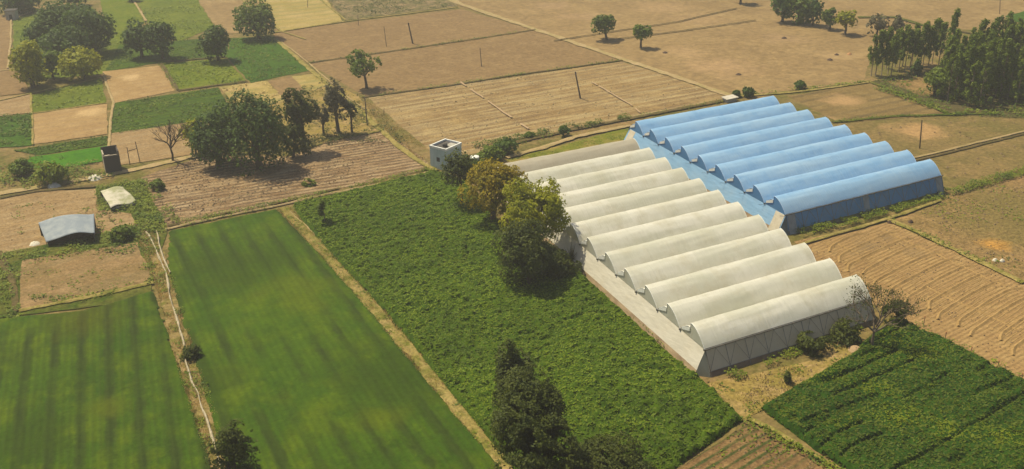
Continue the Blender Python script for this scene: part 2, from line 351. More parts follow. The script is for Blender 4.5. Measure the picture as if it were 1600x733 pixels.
m_olive=field_mat('olive_brown',(.195,.145,.065),(.155,.13,.05),(.24,.17,.08),s=.04,s3=.12,fine=1.0,fine_amt=.5,patches=[(1436,205,9,(.42,.27,.14),.8)])
m_rows9=field_mat('brown_rows',(.225,.16,.075),(.19,.135,.06),(.26,.19,.09),s=.04,s3=.12,fine_amt=.5,rows=[(.02,4.6,(.11,.08,.035),.8,.15,0)],patches=[(1318,157,7,(.42,.28,.15),.85),(1295,188,5,(.42,.28,.15),.6)])
m_yard=field_mat('bare_yard',(.29,.20,.108),(.24,.165,.088),(.34,.24,.13),s=.05,s3=.2,fine_amt=.45,streak=(.1,6,.5,(.36,.27,.15),.4))
m_tan_pale=field_mat('pale_tan_plot',(.35,.24,.12),(.30,.20,.10),(.39,.28,.15),s=.04,s3=.2,fine_amt=.3,rows=[(.05,4,(.25,.16,.08),.4,.2,0)],patches=[(205,120,5,(.52,.38,.22),.8),(140,176,5,(.50,.36,.2),.8)])
m_strawfield=field_mat('straw_stripes',(.36,.28,.12),(.30,.24,.09),(.42,.32,.16),s=.03,s3=.1,fine_amt=.3,rows=[(.0,7,(.20,.19,.06),.6,.1,0)])
m_patchy=field_mat('patchy_green_brown',(.19,.15,.08),(.11,.11,.045),(.30,.22,.13),s=.12,s3=.25,fine=.6,fine_amt=.6)
m_green_far=field_mat('green_far',(.125,.150,.038),(.095,.125,.030),(.16,.18,.048),s=.03,s3=.1,fine_amt=.3,fine=.8)
m_green_sat=field_mat('green_saturated',(.060,.110,.026),(.048,.092,.022),(.075,.125,.030),s=.04,s3=.12,fine_amt=.4,fine=1)
m_green_dk=field_mat('green_dark_rows',(.066,.105,.022),(.052,.085,.018),(.085,.125,.026),s=.04,s3=.15,fine_amt=.5,fine=1.2,rows=[(.05,3,(.028,.055,.014),.5,.15,0)])
m_ygreen=field_mat('yellow_green',(.135,.165,.035),(.105,.14,.03),(.165,.18,.05),s=.04,s3=.15,fine_amt=.4,fine=1)
m_bright=field_mat('bright_green',(.065,.16,.016),(.085,.18,.02),(.05,.13,.014),s=.05,s3=.2,fine_amt=.3,fine=1)
m_weeds=field_mat('weedy_green',(.085,.11,.028),(.15,.135,.045),(.055,.085,.02),s=.06,s3=.2,fine=1.3,fine_amt=.6,bump=.6)
m_drygrass=field_mat('dry_grass_ground',(.30,.22,.085),(.22,.18,.06),(.38,.27,.14),s=.08,s3=.25,fine=1.6,fine_amt=.5)
m_mown=field_mat('short_yellow_grass',(.18,.175,.045),(.13,.16,.035),(.30,.22,.09),s=.06,s3=.12,fine_amt=.4,patches=[(860,228,3,(.42,.28,.13),.8)])
m_path=field_mat('path_soil',(.42,.32,.19),(.36,.27,.15),(.30,.25,.11),s=.1,s3=.3,fine_amt=.3)
m_bund=field_mat('bund_dry_grass',(.27,.23,.085),(.37,.29,.13),(.15,.15,.045),s=.2,s3=.3,fine_amt=.5,fine=2)
m_bundd=field_mat('bund_dark',(.125,.095,.05),(.16,.12,.055),(.085,.08,.03),s=.2,s3=.3,fine_amt=.5,fine=2)
m_darkearth=field_mat('dark_litter',(.10,.085,.04),(.07,.07,.028),(.15,.115,.06),s=.08,s3=.3,fine_amt=.5)  # dark mottled litter tones for the grove floor

FF=[
 ([(500,0),(560,-60),(1800,-60),(1800,60),(1600,50),(1480,45),(1365,70),(1350,128),(1150,152),(1135,148),(975,93),(835,45),(715,8),(690,-10)],m_plough2,'wide bare brown plain beyond the long diagonal farm track'),
 ([(720,14),(835,47),(480,98),(435,66),(425,50)],m_plough,'smooth brown field holding the tallest dark pole, left of the farm track'),
 ([(835,48),(970,95),(572,151),(482,100)],m_plough,'smooth brown field right behind the two-trunked lone tree'),
 ([(972,96),(1140,152),(985,185),(930,200),(690,250),(575,153)],m_stubC,'straw striped stubble field between lone tree and the blue greenhouse'),
 ([(220,278),(330,240),(450,245),(575,200),(600,205),(680,262),(262,356)],m_trees_soil,'cloddy brown field below the dark tree clump'),
 ([(500,118),(560,150),(600,205),(545,215),(450,235),(330,240),(345,190),(450,150)],m_drygrass,'dry scrubby ground around the dark tree clump'),
 ([(1230,150),(1362,130),(1485,180),(1310,192)],m_rows9,'dark-rowed brown plot between blue greenhouse and the eucalyptus'),
 ([(1312,193),(1485,182),(1640,176),(1640,262),(1600,264),(1470,302)],m_olive,'olive brown plot around the thin pole right of the blue greenhouse'),
 ([(1390,345),(1475,312),(1600,275),(1660,262),(1660,470),(1600,443)],m_rough,'rough cloddy earth with orange patch at right edge'),
 ([(1240,378),(1390,347),(1600,444),(1700,490),(1700,640),(1600,592),(1410,500),(1350,470)],m_tanfurrow,'tan field with curved plough furrows right of the white greenhouse'),
 ([(1360,128),(1450,112),(1700,90),(1700,190),(1485,180)],m_darkearth,'dark leaf litter under the eucalyptus grove'),
 ([(1385,128),(1445,118),(1480,148),(1440,150)],m_rough,'small sunny clearing among the eucalyptus'),
 ([(790,250),(985,198),(975,222),(800,256)],m_mown,'short yellow green grass strip behind the white greenhouse'),
 ([(1105,600),(1285,560),(1330,520),(1360,540),(1185,645),(1160,655)],m_drygrass,'dry straw patch below the front wall of the white greenhouse'),
 ([(1040,745),(1165,662),(1330,745),(1330,900),(900,900)],field_mat('brown_seedbed',(.22,.14,.07),(.17,.11,.055),(.27,.18,.09),s=.1,s3=.3,fine_amt=.5,bump=.6,rows=[(.208,1.5,(.060,.075,.020),1,.1,0)]),'brown seedbed with green rows at the bottom edge'),
 # far left quilt
 ([(-60,20),(20,25),(12,110),(-60,118)],m_plough,'narrow brown plot at the top left edge'),
 ([(20,28),(140,8),(205,70),(162,116),(100,122),(22,128)],m_green_far,'grassy green plot under the big dark tree cluster'),
 ([(150,-30),(205,-30),(226,36),(185,70),(165,40)],m_ygreen,'pale yellow green strip beside the big dark tree cluster'),
 ([(205,-30),(290,-30),(335,42),(280,66),(228,34)],m_green_far,'square green field at the top left behind two round trees'),
 ([(290,-30),(400,-40),(430,45),(345,55)],m_plough2,'pinkish brown plot left of the tall round tree at the top'),
 ([(370,-40),(480,-40),(535,33),(440,50)],m_strawfield,'straw coloured striped plot at the top'),
 ([(480,-40),(690,-30),(715,10),(540,32)],m_patchy,'mottled green and brown plot at the top centre'),
 ([(188,70),(228,66),(280,64),(350,58),(360,90),(258,97),(165,112)],m_green_dk,'green plot behind the two round trees'),
 ([(358,60),(428,58),(486,110),(392,130),(356,92)],m_green_sat,'deep green plot by the tall round tree at the top'),
 ([(252,100),(352,92),(386,127),(278,142)],m_ygreen,'yellow green square plot in the quilt of small fields'),
 ([(160,112),(250,103),(274,142),(177,162)],m_tan_pale,'tan plot with a pale bare spot between green plots'),
 ([(177,162),(340,137),(366,185),(295,192),(173,209)],m_green_dk,'dark green plot left of the dark tree clump'),
 ([(173,209),(295,192),(350,187),(335,236),(168,262)],m_yard,'tan plot holding the black wooden frame'),
 ([(342,137),(417,127),(448,158),(378,176)],m_strawfield,'pale straw rows above the dark tree clump'),
 ([(418,127),(456,120),(482,144),(448,160)],m_plough,'small brown plot above the dark tree clump'),
 ([(456,120),(500,115),(515,132),(480,146)],m_strawfield,'small pale plot beside the diagonal bund'),
 ([(48,150),(158,123),(166,162),(52,176)],m_green_far,'light green plot below the yellowish shrubs'),
 ([(52,179),(168,163),(168,210),(52,226)],m_tan_pale,'tan square plot with a pale spot in the left quilt'),
 ([(20,236),(168,213),(168,226),(60,243)],m_green_dk,'thin dark green strip above the bright green one'),
 ([(50,246),(168,228),(165,252),(85,266),(30,262)],m_bright,'bright green strip left of the dark brick hut'),
 ([(-60,116),(28,109),(48,145),(-60,158)],m_plough,'brown ploughed plot at the left edge'),
 ([(-60,160),(48,147),(50,177),(-60,188)],m_yard,'pinkish tan plot at the left edge'),
 ([(-60,190),(50,179),(50,228),(-60,236)],m_green_sat,'bushy green plot at the left edge'),
 ([(-60,318),(60,300),(150,296),(152,330),(205,330),(225,350),(150,392),(-60,400)],m_yard,'bare tan yard around the curved tin shed'),
 ([(150,296),(222,282),(262,356),(225,372),(205,335),(155,328)],m_weeds,'weedy patch beside the tarpaulin shelter'),
 ([(-60,410),(225,352),(262,358),(232,470),(-60,505)],m_weeds,'weedy green verge below the curved tin shed'),
 ([(35,408),(215,380),(238,440),(30,487)],field_mat('tan_plot_low',(.27,.18,.095),(.21,.15,.07),(.33,.23,.13),s=.06,s3=.15,fine_amt=.45,streak=(.1,9,.4,(.17,.13,.055),.5)),'tan plot between curved tin shed and lower left green field'),
 ([(1570,26),(1600,18),(1700,10),(1700,60),(1600,40)],m_green_sat,'green corner plot at the top right edge'),
]
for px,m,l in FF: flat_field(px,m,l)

# standing crops
a1=ang((215,560),(228,733)); m_f1=field_mat('wheat_left',(.066,.106,.008),(.042,.076,.006),(.100,.132,.013),s=.05,s3=.12,fine=1.5,fine_amt=.3,bump=.35,
    rows=[(a1,4.3,(.028,.046,.006),1.0,.20,.6),(a1,1.1,(.04,.062,.008),.4,.2,0)],patches=[(130,500,9,(.07,.075,.015),.6),(60,690,7,(.040,.062,.009),.7),(165,640,4,(.11,.125,.02),.5),(30,560,5,(.042,.062,.009),.6)])
crop_field([(-140,520),(20,497),(130,487),(240,456),(275,560),(335,733),(380,900),(-140,900)],m_f1,'green cereal field with dark wheel stripes at the lower left',.45,.55,lambda x,y:.75+.5*fbm(x*.35,y*.35))
a2=ang((400,548),(460,664)); m_f2=field_mat('wheat_middle',(.068,.110,.008),(.042,.078,.006),(.100,.136,.013),s=.04,s3=.10,fine=1.5,fine_amt=.3,bump=.35,
    rows=[(a2,4.7,(.030,.050,.006),1.0,.26,2.2),(a2,1.2,(.04,.062,.008),.35,.2,0)],patches=[(360,420,15,(.040,.062,.009),.75),(640,590,17,(.042,.066,.009),.75),(470,460,9,(.105,.13,.018),.6),(600,660,5,(.105,.125,.02),.5),(320,600,9,(.036,.056,.008),.6)])
crop_field([(265,362),(432,328),(505,402),(590,500),(680,612),(775,720),(900,900),(395,900),(352,733),(318,620),(292,520),(262,430)],m_f2,'smooth green cereal field between the two dry paths',.45,.55,lambda x,y:.75+.5*fbm(x*.3,y*.3))
def hF3(x,y):
    k=np.clip((150-y)/60,0,1)                      # taller and bushier towards the near end
    b=vn(x*.95,y*1.25)*.55+vn(x*2.3,y*2.6)*.3+fbm(x*.12,y*.12)*.5+k*(vn(x*.30+7,y*.34)-.3)*.9
    return .2+b*1.45
F3=[(458,322),(570,296),(682,270),(735,290),(790,360),(868,392),(960,480),(1060,568),(1100,600),(1160,658),(1045,740),(900,905),(880,905),(800,733),(700,612),(610,497),(520,402),(470,345)]
m_f3=field_mat('bushy_crop_base',(.062,.100,.013),(.080,.120,.014),(.038,.068,.010),s=.06,s3=.5,fine=1.6,fine_amt=.5,bump=.5)
crop_field(F3,m_f3,'leafy green crop left of the white greenhouse',.85,.32,hF3)
P3=G(F3)
cards(F3,17,.26,L_crop,'crop_leaves','leafy tops of the tall green crop left of the white greenhouse','leaves',zf=lambda x,y:.85*hF3(x,y)*np.clip(edge_d(P3,x,y)/.6,0,1)-.12,h=.28)
F4=[(1188,640),(1325,560),(1368,520),(1408,503),(1500,548),(1600,600),(1700,650),(1700,905),(1450,905),(1330,738),(1300,722)]
def hF4(x,y):
    gap=vn(x*.11+3,y*.42)                      # lodged bands along the rows
    yy=y/3.4-x*.045+(fbm(x*.08,y*.08)-.5)*.8; r_=np.abs(yy-np.floor(yy)-.5); tr=np.clip((r_-.02)*9,0,1); on=np.clip((vn(x*.10,np.floor(yy+.0)*3.7)-.42)*7,0,1)
    return .12+1.15*(1-(1-tr)*on)*(.7+.3*vn(x*.5,y*.9))*np.clip((gap-.1)*6,.45,1)+vn(x*1.1,y*1.6)*.35
m_f4=field_mat('maize_base',(.030,.064,.012),(.045,.085,.014),(.022,.048,.010),s=.06,s3=.4,fine=1.6,fine_amt=.5,bump=.5)
P4=G(F4)
crop_field(F4,m_f4,'tall dark green fodder crop at the lower right',.9,.32,hF4)
cards(F4,17,.27,L_crop2,'crop_leaves','leafy tops of the dark fodder crop at the lower right','leaves',zf=lambda x,y:.9*hF4(x,y)*np.clip(edge_d(P4,x,y)/.6,0,1)-.12,h=.3)

# ---------------------------------------------------------------- paths, bunds, tracks
ribbon([(690,-12),(722,8),(800,34),(900,68),(975,94),(1060,122),(1140,150)],2.6,m_path,'pale dirt farm track running diagonally across the brown plain',jit=.5)
ribbon([(680,-40),(700,0),(722,8)],2.2,m_path,'short pale spur joining the farm track at the top')
ribbon([(0,303),(75,291),(190,270),(250,257),(330,240)],2.4,m_path,'pale dirt track passing in front of the dark brick hut',jit=.4)
ribbon([(330,240),(450,240),(540,215),(600,205)],.9,m_bund,'faint bund under the dark tree clump',h=.25,gap=.3)
ribbon([(430,62),(483,108),(512,132),(560,172),(620,226),(650,250),(682,268)],1.6,m_bund,'straw coloured bund running diagonally down to the pale pump house',h=.3,jit=.4)
ribbon([(440,66),(483,100),(540,150),(570,172)],.5,m_path,'thin pale footpath beside the diagonal bund')
ribbon([(258,360),(345,341),(440,322),(520,303),(600,288),(682,268)],.8,m_path,'pale bund along the top of the near green fields',h=.25,jit=.3)
ribbon([(262,354),(345,336),(440,317),(520,297),(600,281),(680,262)],1.1,m_bundd,'dark weedy ditch line above the near green fields',h=.15,jit=.3,gap=.2)
ribbon([(225,362),(248,408),(262,455),(282,540),(300,590),(325,655),(345,733),(372,850)],2.7,field_mat('dry_strip',(.25,.19,.085),(.33,.24,.13),(.14,.14,.045),s=.2,s3=.3,fine_amt=.5,fine=2),'dry grassy strip between the two lower green fields',jit=.5)
ribbon([(443,326),(505,392),(570,466),(640,548),(700,622),(752,684),(785,722),(880,840)],2.2,field_mat('dry_strip_two',(.27,.22,.085),(.36,.28,.13),(.12,.14,.035),s=.2,s3=.3,fine_amt=.5,fine=2),'dry straw strip between cereal field and bushy crop',h=.15,jit=.4)
ribbon([(452,330),(515,388),(580,460),(650,540),(712,614),(765,680),(792,722)],.35,m_path,'thin pale ridge line at the edge of the bushy crop',h=.25,jit=.4,gap=.25)
for i,(px,wd,m,l) in enumerate([
 ([(482,99),(640,77),(800,53),(836,47)],.8,m_bundd,'dark boundary between the two smooth brown fields'),
 ([(565,153),(700,135),(800,119),(900,105),(972,95)],1.0,m_bundd,'dark boundary below the two-trunked lone tree'),
 ([(425,52),(540,34),(715,12)],1.2,m_bund,'straw boundary at the top of the brown field'),
 ([(372,-5),(440,50),(478,62)],.8,m_bund,'straw boundary beside the striped plot at the top'),
 ([(500,0),(540,32)],.8,m_bund,'straw boundary between striped and mottled plots'),
 ([(1150,152),(1240,145),(1300,138),(1360,129)],1.2,m_bund,'grassy boundary behind the blue greenhouse'),
 ([(1300,192),(1390,183),(1490,180),(1560,178)],1.3,m_weeds,'green boundary from the blue greenhouse to the grove'),
 ([(1362,130),(1420,152),(1485,180)],1.6,m_weeds,'green boundary in front of the eucalyptus row'),
 ([(1410,252),(1480,236),(1560,216),(1640,196)],.8,m_path,'pale wheel track right of the blue greenhouse'),
 ([(1412,256),(1482,240),(1562,220),(1642,200)],.8,m_bundd,'dark rut beside the pale wheel track'),
 ([(1385,343),(1430,362),(1500,396),(1600,444)],1.5,m_bund,'straw edge above the curved furrows'),
 ([(1410,500),(1500,545),(1600,594),(1690,640)],1.6,m_tanfurrow,'bare tan edge above the dark fodder crop'),
 ([(1165,655),(1205,672),(1250,700),(1330,745)],.9,m_bund,'straw edge between seedbed and fodder crop'),
 ([(12,108),(17,60),(18,30)],.7,m_path,'thin pale path at the top left edge'),
 ([(62,14),(22,30),(10,26)],1.2,m_path,'pale path leading to the far left hut'),
 ([(168,262),(172,210),(177,162),(160,116)],.7,m_path,'narrow pale footpath climbing above the dark brick hut'),
 ([(52,228),(50,178),(48,148)],.6,m_bund,'straw bund left of the tan square plot'),
 ([(0,159),(48,147),(158,123)],.7,m_bund,'straw bund above the light green plot'),
 ([(52,178),(168,162)],.6,m_bund,'straw bund above the tan square plot'),
 ([(228,34),(210,4)],.9,m_path,'pale path between the top left green plots'),
 ([(252,100),(278,142)],1.0,m_bundd,'dark ditch left of the yellow green square plot'),
 ([(278,143),(386,128)],1.0,m_bundd,'dark ditch below the yellow green square plot'),
 ([(258,97),(352,90)],.8,m_bundd,'dark line above the yellow green square plot'),
 ([(0,112),(28,108)],1.0,m_path,'pale edge above the left brown plot'),
 ([(0,395),(20,445),(24,490)],1.3,m_bundd,'dark ditch at the left edge'),
 ([(30,488),(130,468),(240,443)],1.2,m_bund,'straw edge below the tan plot by the left field'),
 ([(0,312),(60,300),(150,292)],1.2,m_bundd,'dark ditch above the tan yard'),
 ([(865,65),(960,50),(1060,35),(1150,14)],.8,m_bundd,'dark furrow line behind the pair of round trees'),
 ([(965,62),(1060,50),(1180,33)],.8,m_bundd,'dark furrow line beside the pair of round trees'),
 ([(1340,28),(1400,28),(1440,40),(1500,52)],2.6,m_weeds,'bright green ditch behind the eucalyptus row'),
 ([(1440,40),(1500,50),(1600,68)],1.2,m_bundd,'dark ditch leading behind the eucalyptus grove'),
 ([(720,130),(770,165),(830,205)],.6,m_plough2b,'faint pale line across the stubble field'),
 ([(925,130),(985,165),(1000,178)],.5,m_plough2b,'second faint pale line across the stubble field'),
 ([(790,248),(850,232),(900,215),(985,198)],1.8,m_path,'pale strip of track behind the white greenhouse'),
 ([(760,235),(830,218),(900,203),(985,186),(1060,172),(1140,157)],1.6,m_bundd,'dark weedy bank behind the greenhouses'),
 ([(1248,385),(1320,364),(1400,340),(1470,315)],1.0,m_bund,'straw verge below the blue greenhouse')]):
    ribbon(px,wd,m,l,h=.12,jit=.3,gap=.3 if m is m_plough2b else None)
# curved furrow ridges of the tan field: too many to count apart, one sheet of low ridges that hook at their left ends
def furrows():
    P=G([(1262,392),(1388,354),(1600,452),(1760,520),(1760,640),(1600,572),(1420,490),(1350,462)]); th=math.radians(7.5); c,sn=math.cos(th),math.sin(th)
    Q=[(x*c+y*sn,-x*sn+y*c) for x,y in P]; A=np.array(Q); V=[];F=[]; W=lambda x,y,z:(x*c-y*sn,x*sn+y*c,z)
    def ridge(x,y,w,h):
        k=len(V)
        for i in range(len(x)):
            hh=h*(.7+.6*float(vn(np.array(x[i]*.8),np.array(y[i]*.8)))); dx,dy=(x[min(i+1,len(x)-1)]-x[max(i-1,0)],y[min(i+1,len(x)-1)]-y[max(i-1,0)]); L=math.hypot(dx,dy)+1e-6; nx_,ny_=-dy/L*w,dx/L*w
            V.extend([W(x[i]-nx_,y[i]-ny_,.06),W(x[i],y[i],.1+hh),W(x[i]+nx_,y[i]+ny_,.06)])
            if i: a=k+3*(i-1); F.extend([(a,a+3,a+4,a+1),(a+1,a+4,a+5,a+2)])
    y=A[:,1].min()+1; bends=[]
    while y<A[:,1].max():
        xs=np.arange(A[:,0].min(),A[:,0].max(),.7); ins=inside(Q,xs,np.full(xs.shape,y))
        if ins.sum()>12:
            x=xs[ins]; x0=x[0]+rng.uniform(1,4); x=x[x>=x0-.1]; u=(x-x[0])/(x[-1]-x[0])
            t=np.clip((x-x[0])/3.5,0,1); e=np.clip((x[-1]-x)/3,0,1); yy=y-(1-t)**2*rng.uniform(.6,1.8)-(1-e)**2*rng.uniform(.3,1.4)+np.sin(u*2.6-.6)*.9+(fbm(x*.05,x*0+y*.3)-.5)*.8
            ridge(x,yy,.38,.21); bends.append((x,yy))
            for q in (1,2,3):
                m_=(rng.random(len(x))>.0); ridge(x[3:-3],yy[3:-3]+q*.95+(fbm(x[3:-3]*.3,x[3:-3]*0+q+y)-.5)*.35,.16,.05)
        y+=rng.uniform(3.3,4.3)
    for xx in np.arange(A[:,0].min()+8,A[:,0].max(),13):
        ys=np.arange(A[:,1].min(),A[:,1].max(),.9); xq=xx+(ys-A[:,1].min())*.10+(vn(ys*.3,ys*0+xx)-.5)*1.0; kk=inside(Q,xq,ys)&(vn(ys*.12,ys*0+xx)>.35)
        run=[]
        for a_,b_,k_ in zip(xq,ys,kk):
            if k_: run.append((a_,b_))
            if (not k_ or b_==ys[-1]) and len(run)>3: r_=np.array(run); ridge(r_[:,0],r_[:,1],.22,.12)
            if not k_: run=[]
    o=mesh_obj('furrow_ridges',V,F,field_mat('furrow_ridge_soil',(.39,.27,.135),(.34,.23,.11),(.30,.20,.095),s=.1,s3=.3,fine_amt=.3),None); tag(o,'curved plough ridges hooking at their ends in the tan field','ridges',kind='stuff')
furrows()
# channel lining along the left strip: pale, broken earth ridges
m_lining=plain('dry_channel_edge',(.42,.36,.25),(.25,.20,.11),1.5,.9,.4,coord='Object')
for px,l in (([(228,366),(246,395),(262,440),(268,470),(280,510),(288,545)],'pale broken channel lining above the spiky bush on the path'),
             ([(288,560),(302,600),(318,640),(335,690),(348,733),(360,790)],'pale jagged channel lining below the spiky bush on the path'),
             ([(244,364),(252,392),(268,430)],'short pale channel branch at the corner of the middle field')):
    o=ribbon(px,.34,m_lining,l,name='irrigation_channel',h=.35,step=.6,jit=.4,wj=.8,cat='channel',kind=None)

# ---------------------------------------------------------------- verge plants
def verge(px,wid,dens,size,m,label,h=.6,upright=False,name='weeds',cat='weeds',th=.44):
    P=strip_poly(px,wid); kf=lambda x,y: fbm(x*.35,y*.35)>th
    zf=(lambda x,y:.0*x) if upright else (lambda x,y:(vn(x*.8,y*.8))*h)
    cards(P,dens,size,m,name,label,cat,zf=zf,h=h if not upright else h,world=True,upright=upright,keepf=kf)
verge([(1240,368),(1320,350),(1400,328),(1480,304),(1600,270),(1660,256)],3.2,26,.22,L_weed,'bushy green weeds along the front of the blue greenhouse',.7,th=.34)
verge([(1120,600),(1200,565),(1290,530),(1370,500)],3.0,18,.22,L_weed,'low weeds along the front wall of the white greenhouse',.5)
verge([(225,362),(262,455),(300,590),(345,733),(362,800)],3.6,24,.24,L_straw,'dry grass on the strip between the lower green fields',.5,True,'dry_grass','dry grass',.34)
verge([(230,362),(266,455),(303,590),(347,733),(366,800)],3.4,12,.22,L_weed,'green weeds on the strip between the lower green fields',.5,th=.50)
verge([(443,326),(570,466),(700,622),(792,730)],3.0,26,.24,L_straw,'dry straw on the strip beside the bushy crop',.5,True,'dry_grass','dry grass',.30)
verge([(446,326),(573,466),(703,622),(795,730)],3.2,9,.22,L_weed,'green sprigs growing through the dry strip beside the bushy crop',.35,th=.52)
verge([(880,380),(960,460),(1060,555),(1100,598)],2.4,14,.22,L_weed,'weeds along the left foot of the white greenhouse',.4)
verge([(262,350),(350,334),(440,316),(560,290),(680,262)],1.8,12,.22,L_weed,'weeds on the bund above the near green fields',.4)
verge([(740,232),(830,214),(900,200),(985,184)],3.4,14,.3,L_mid,'scrubby weeds on the bank behind the white greenhouse',.8)
verge([(150,300),(215,290),(255,345),(225,372),(205,352)],7,9,.28,L_weed,'green weeds beside the tarpaulin shelter',.6)
verge([(20,405),(120,388),(230,362)],5,8,.26,L_weed,'green weeds below the curved tin shed',.5)
verge([(0,285),(80,272),(160,262)],9,6,.32,L_weed,'scrub left of the dark brick hut',.7)
verge([(1150,150),(1240,142),(1360,128)],2.2,6,.35,L_weed,'weeds on the boundary behind the blue greenhouse',.5)
verge([(1375,138),(1430,158),(1490,178),(1600,175)],5,5,.38,L_weed,'weeds in front of the eucalyptus grove',.6)
verge([(330,238),(450,236),(545,210)],6,8,.3,L_brownd,'scrub below the dark tree clump',.7)
verge([(560,158),(610,200),(670,250)],5,6,.28,L_straw,'dry grass beside the diagonal bund',.5,True,'dry_grass','dry grass')
verge([(0,470),(130,468),(240,440)],3.2,8,.25,L_weed,'weeds along the top of the lower left field',.4)
verge([(1110,612),(1180,610),(1250,585)],8,7,.28,L_straw,'dry grass tufts below the front wall of the white greenhouse',.4,True,'dry_grass','dry grass')
verge([(1160,655),(1250,705),(1330,750)],1.8,14,.25,L_weed,'weeds between seedbed and fodder crop',.4)
verge([(0,405),(18,450),(24,500)],2.5,10,.28,L_weed,'weeds at the left edge ditch',.5)

def patch_weeds(px,dens,size,m,label,h,th=.5,freq=.3,name='scrub'):
    P=G(px); cards(P,dens,size,m,name,label,'scrub',zf=lambda x,y:h*np.clip((fbm(x*freq,y*freq)-th)*6,0,1)*vn(x*.9,y*.9),h=h*.5,world=True,keepf=lambda x,y:fbm(x*freq,y*freq)>th)
patch_weeds([(0,270),(165,262),(190,275),(60,300),(0,315)],4,.36,L_weed,'green scrub left of the dark brick hut beside the track',1.1,.47)
patch_weeds([(0,262),(60,245),(165,252),(165,268),(0,284)],3,.36,L_mid,'darker scrub between bright green strip and track',1.3,.52)
patch_weeds([(150,296),(225,280),(262,355),(230,372),(205,400),(150,395),(152,330)],5,.30,L_weed,'green scrub around the tarpaulin shelter',.9,.45)
patch_weeds([(0,396),(150,376),(225,362),(245,440),(240,460),(230,440),(215,384),(35,410),(25,495),(0,500)],5,.28,L_weed,'green scrub around the tan plot by the left field',.8,.46)
patch_weeds([(40,410),(215,384),(236,440),(32,486)],2.5,.28,L_weed,'sparse weeds on the tan plot by the left field',.4,.56)
patch_weeds([(0,312),(150,300),(150,330),(60,350),(0,392)],1.5,.32,L_weed,'sparse weeds in the bare yard',.4,.58)
patch_weeds([(500,118),(560,150),(640,225),(545,225),(450,240),(330,245),(345,190),(450,150)],2.5,.34,L_brownd,'dry scrub on the ground around the dark tree clump',.9,.50)
patch_weeds([(1108,602),(1285,562),(1330,522),(1358,540),(1185,645),(1160,655)],7,.20,L_weed,'weeds on the dry straw patch below the white greenhouse',.35,.53)
patch_weeds([(1390,347),(1475,314),(1600,275),(1700,262),(1700,480),(1600,440)],1.5,.26,L_weed,'sparse weeds on the rough earth at the right edge',.35,.54,.12)
patch_weeds([(1360,128),(1450,112),(1700,90),(1700,190),(1485,182)],2.0,.36,L_mid,'undergrowth beneath the eucalyptus grove',.9,.45,.2)
patch_weeds([(790,252),(985,200),(975,220),(800,254)],4,.22,L_weed,'short weeds on the grass strip behind the white greenhouse',.3,.5)
patch_weeds([(1040,745),(1165,662),(1330,745),(1330,820),(980,820)],3,.24,L_weed,'weeds among the rows of the bottom seedbed',.35,.52,.2)
patch_weeds([(0,183),(50,178),(50,228),(0,232)],4,.4,L_mid,'bushy growth on the green plot at the left edge',1.0,.45)
for px,m,dn,l in [([(177,162),(340,137),(366,185),(295,192),(173,209)],L_crop2,1.6,'leafy crop on the dark green plot left of the tree clump'),([(358,62),(428,60),(484,110),(392,129),(357,92)],L_crop2,1.2,'leafy crop on the deep green plot at the top'),
 ([(48,150),(158,124),(166,162),(52,176)],L_weed,1.2,'short growth on the light green plot'),([(254,101),(350,93),(384,127),(279,141)],L_weed,1.4,'yellowish growth on the yellow green square plot'),([(205,-20),(290,-20),(335,42),(280,66),(228,34)],L_weed,.8,'short growth on the square green field at the top left'),
 ([(20,236),(168,213),(168,226),(60,243)],L_crop2,2.2,'leafy crop on the thin dark green strip'),([(20,28),(140,8),(205,70),(162,116),(100,122),(22,128)],L_weed,.7,'rough grass under the big dark tree cluster'),
 ([(480,-30),(690,-20),(712,10),(540,30)],L_brownd,.8,'scattered dark plants on the mottled plot'),([(343,138),(417,128),(447,158),(379,175)],L_straw,1.6,'straw heaps on the pale rows above the dark tree clump'),([(188,70),(350,60),(358,90),(258,96),(165,111)],L_crop2,1.2,'leafy crop behind the two joined round trees')]:
    cards(px,dn,.42,m,'crop_leaves',l,'leaves',h=.5,z0=.1,keepf=lambda x,y:fbm(x*.15,y*.15)>.42)
for px,l in (([(482,99),(640,77),(836,47)],'weeds along the boundary of the two smooth brown fields'),([(565,153),(800,119),(972,95)],'weeds on the boundary below the two-trunked lone tree'),
 ([(262,357),(440,320),(682,266)],'dry tufts along the top of the near green fields'),([(252,100),(278,142),(386,128)],'weeds on the ditch round the yellow green square plot'),
 ([(173,209),(295,192),(366,185)],'weeds below the dark green plot'),([(760,235),(900,203),(1060,172),(1140,157)],'weeds on the bank behind the greenhouses'),
 ([(1385,343),(1430,362),(1600,444)],'weeds above the curved furrows'),([(1300,192),(1390,183),(1560,178)],'weeds between blue greenhouse and grove'),([(1410,500),(1500,545),(1600,594)],'weeds between furrows and fodder crop')):
    verge(px,2.4,5,.26,L_weed,l,.5,th=.5)
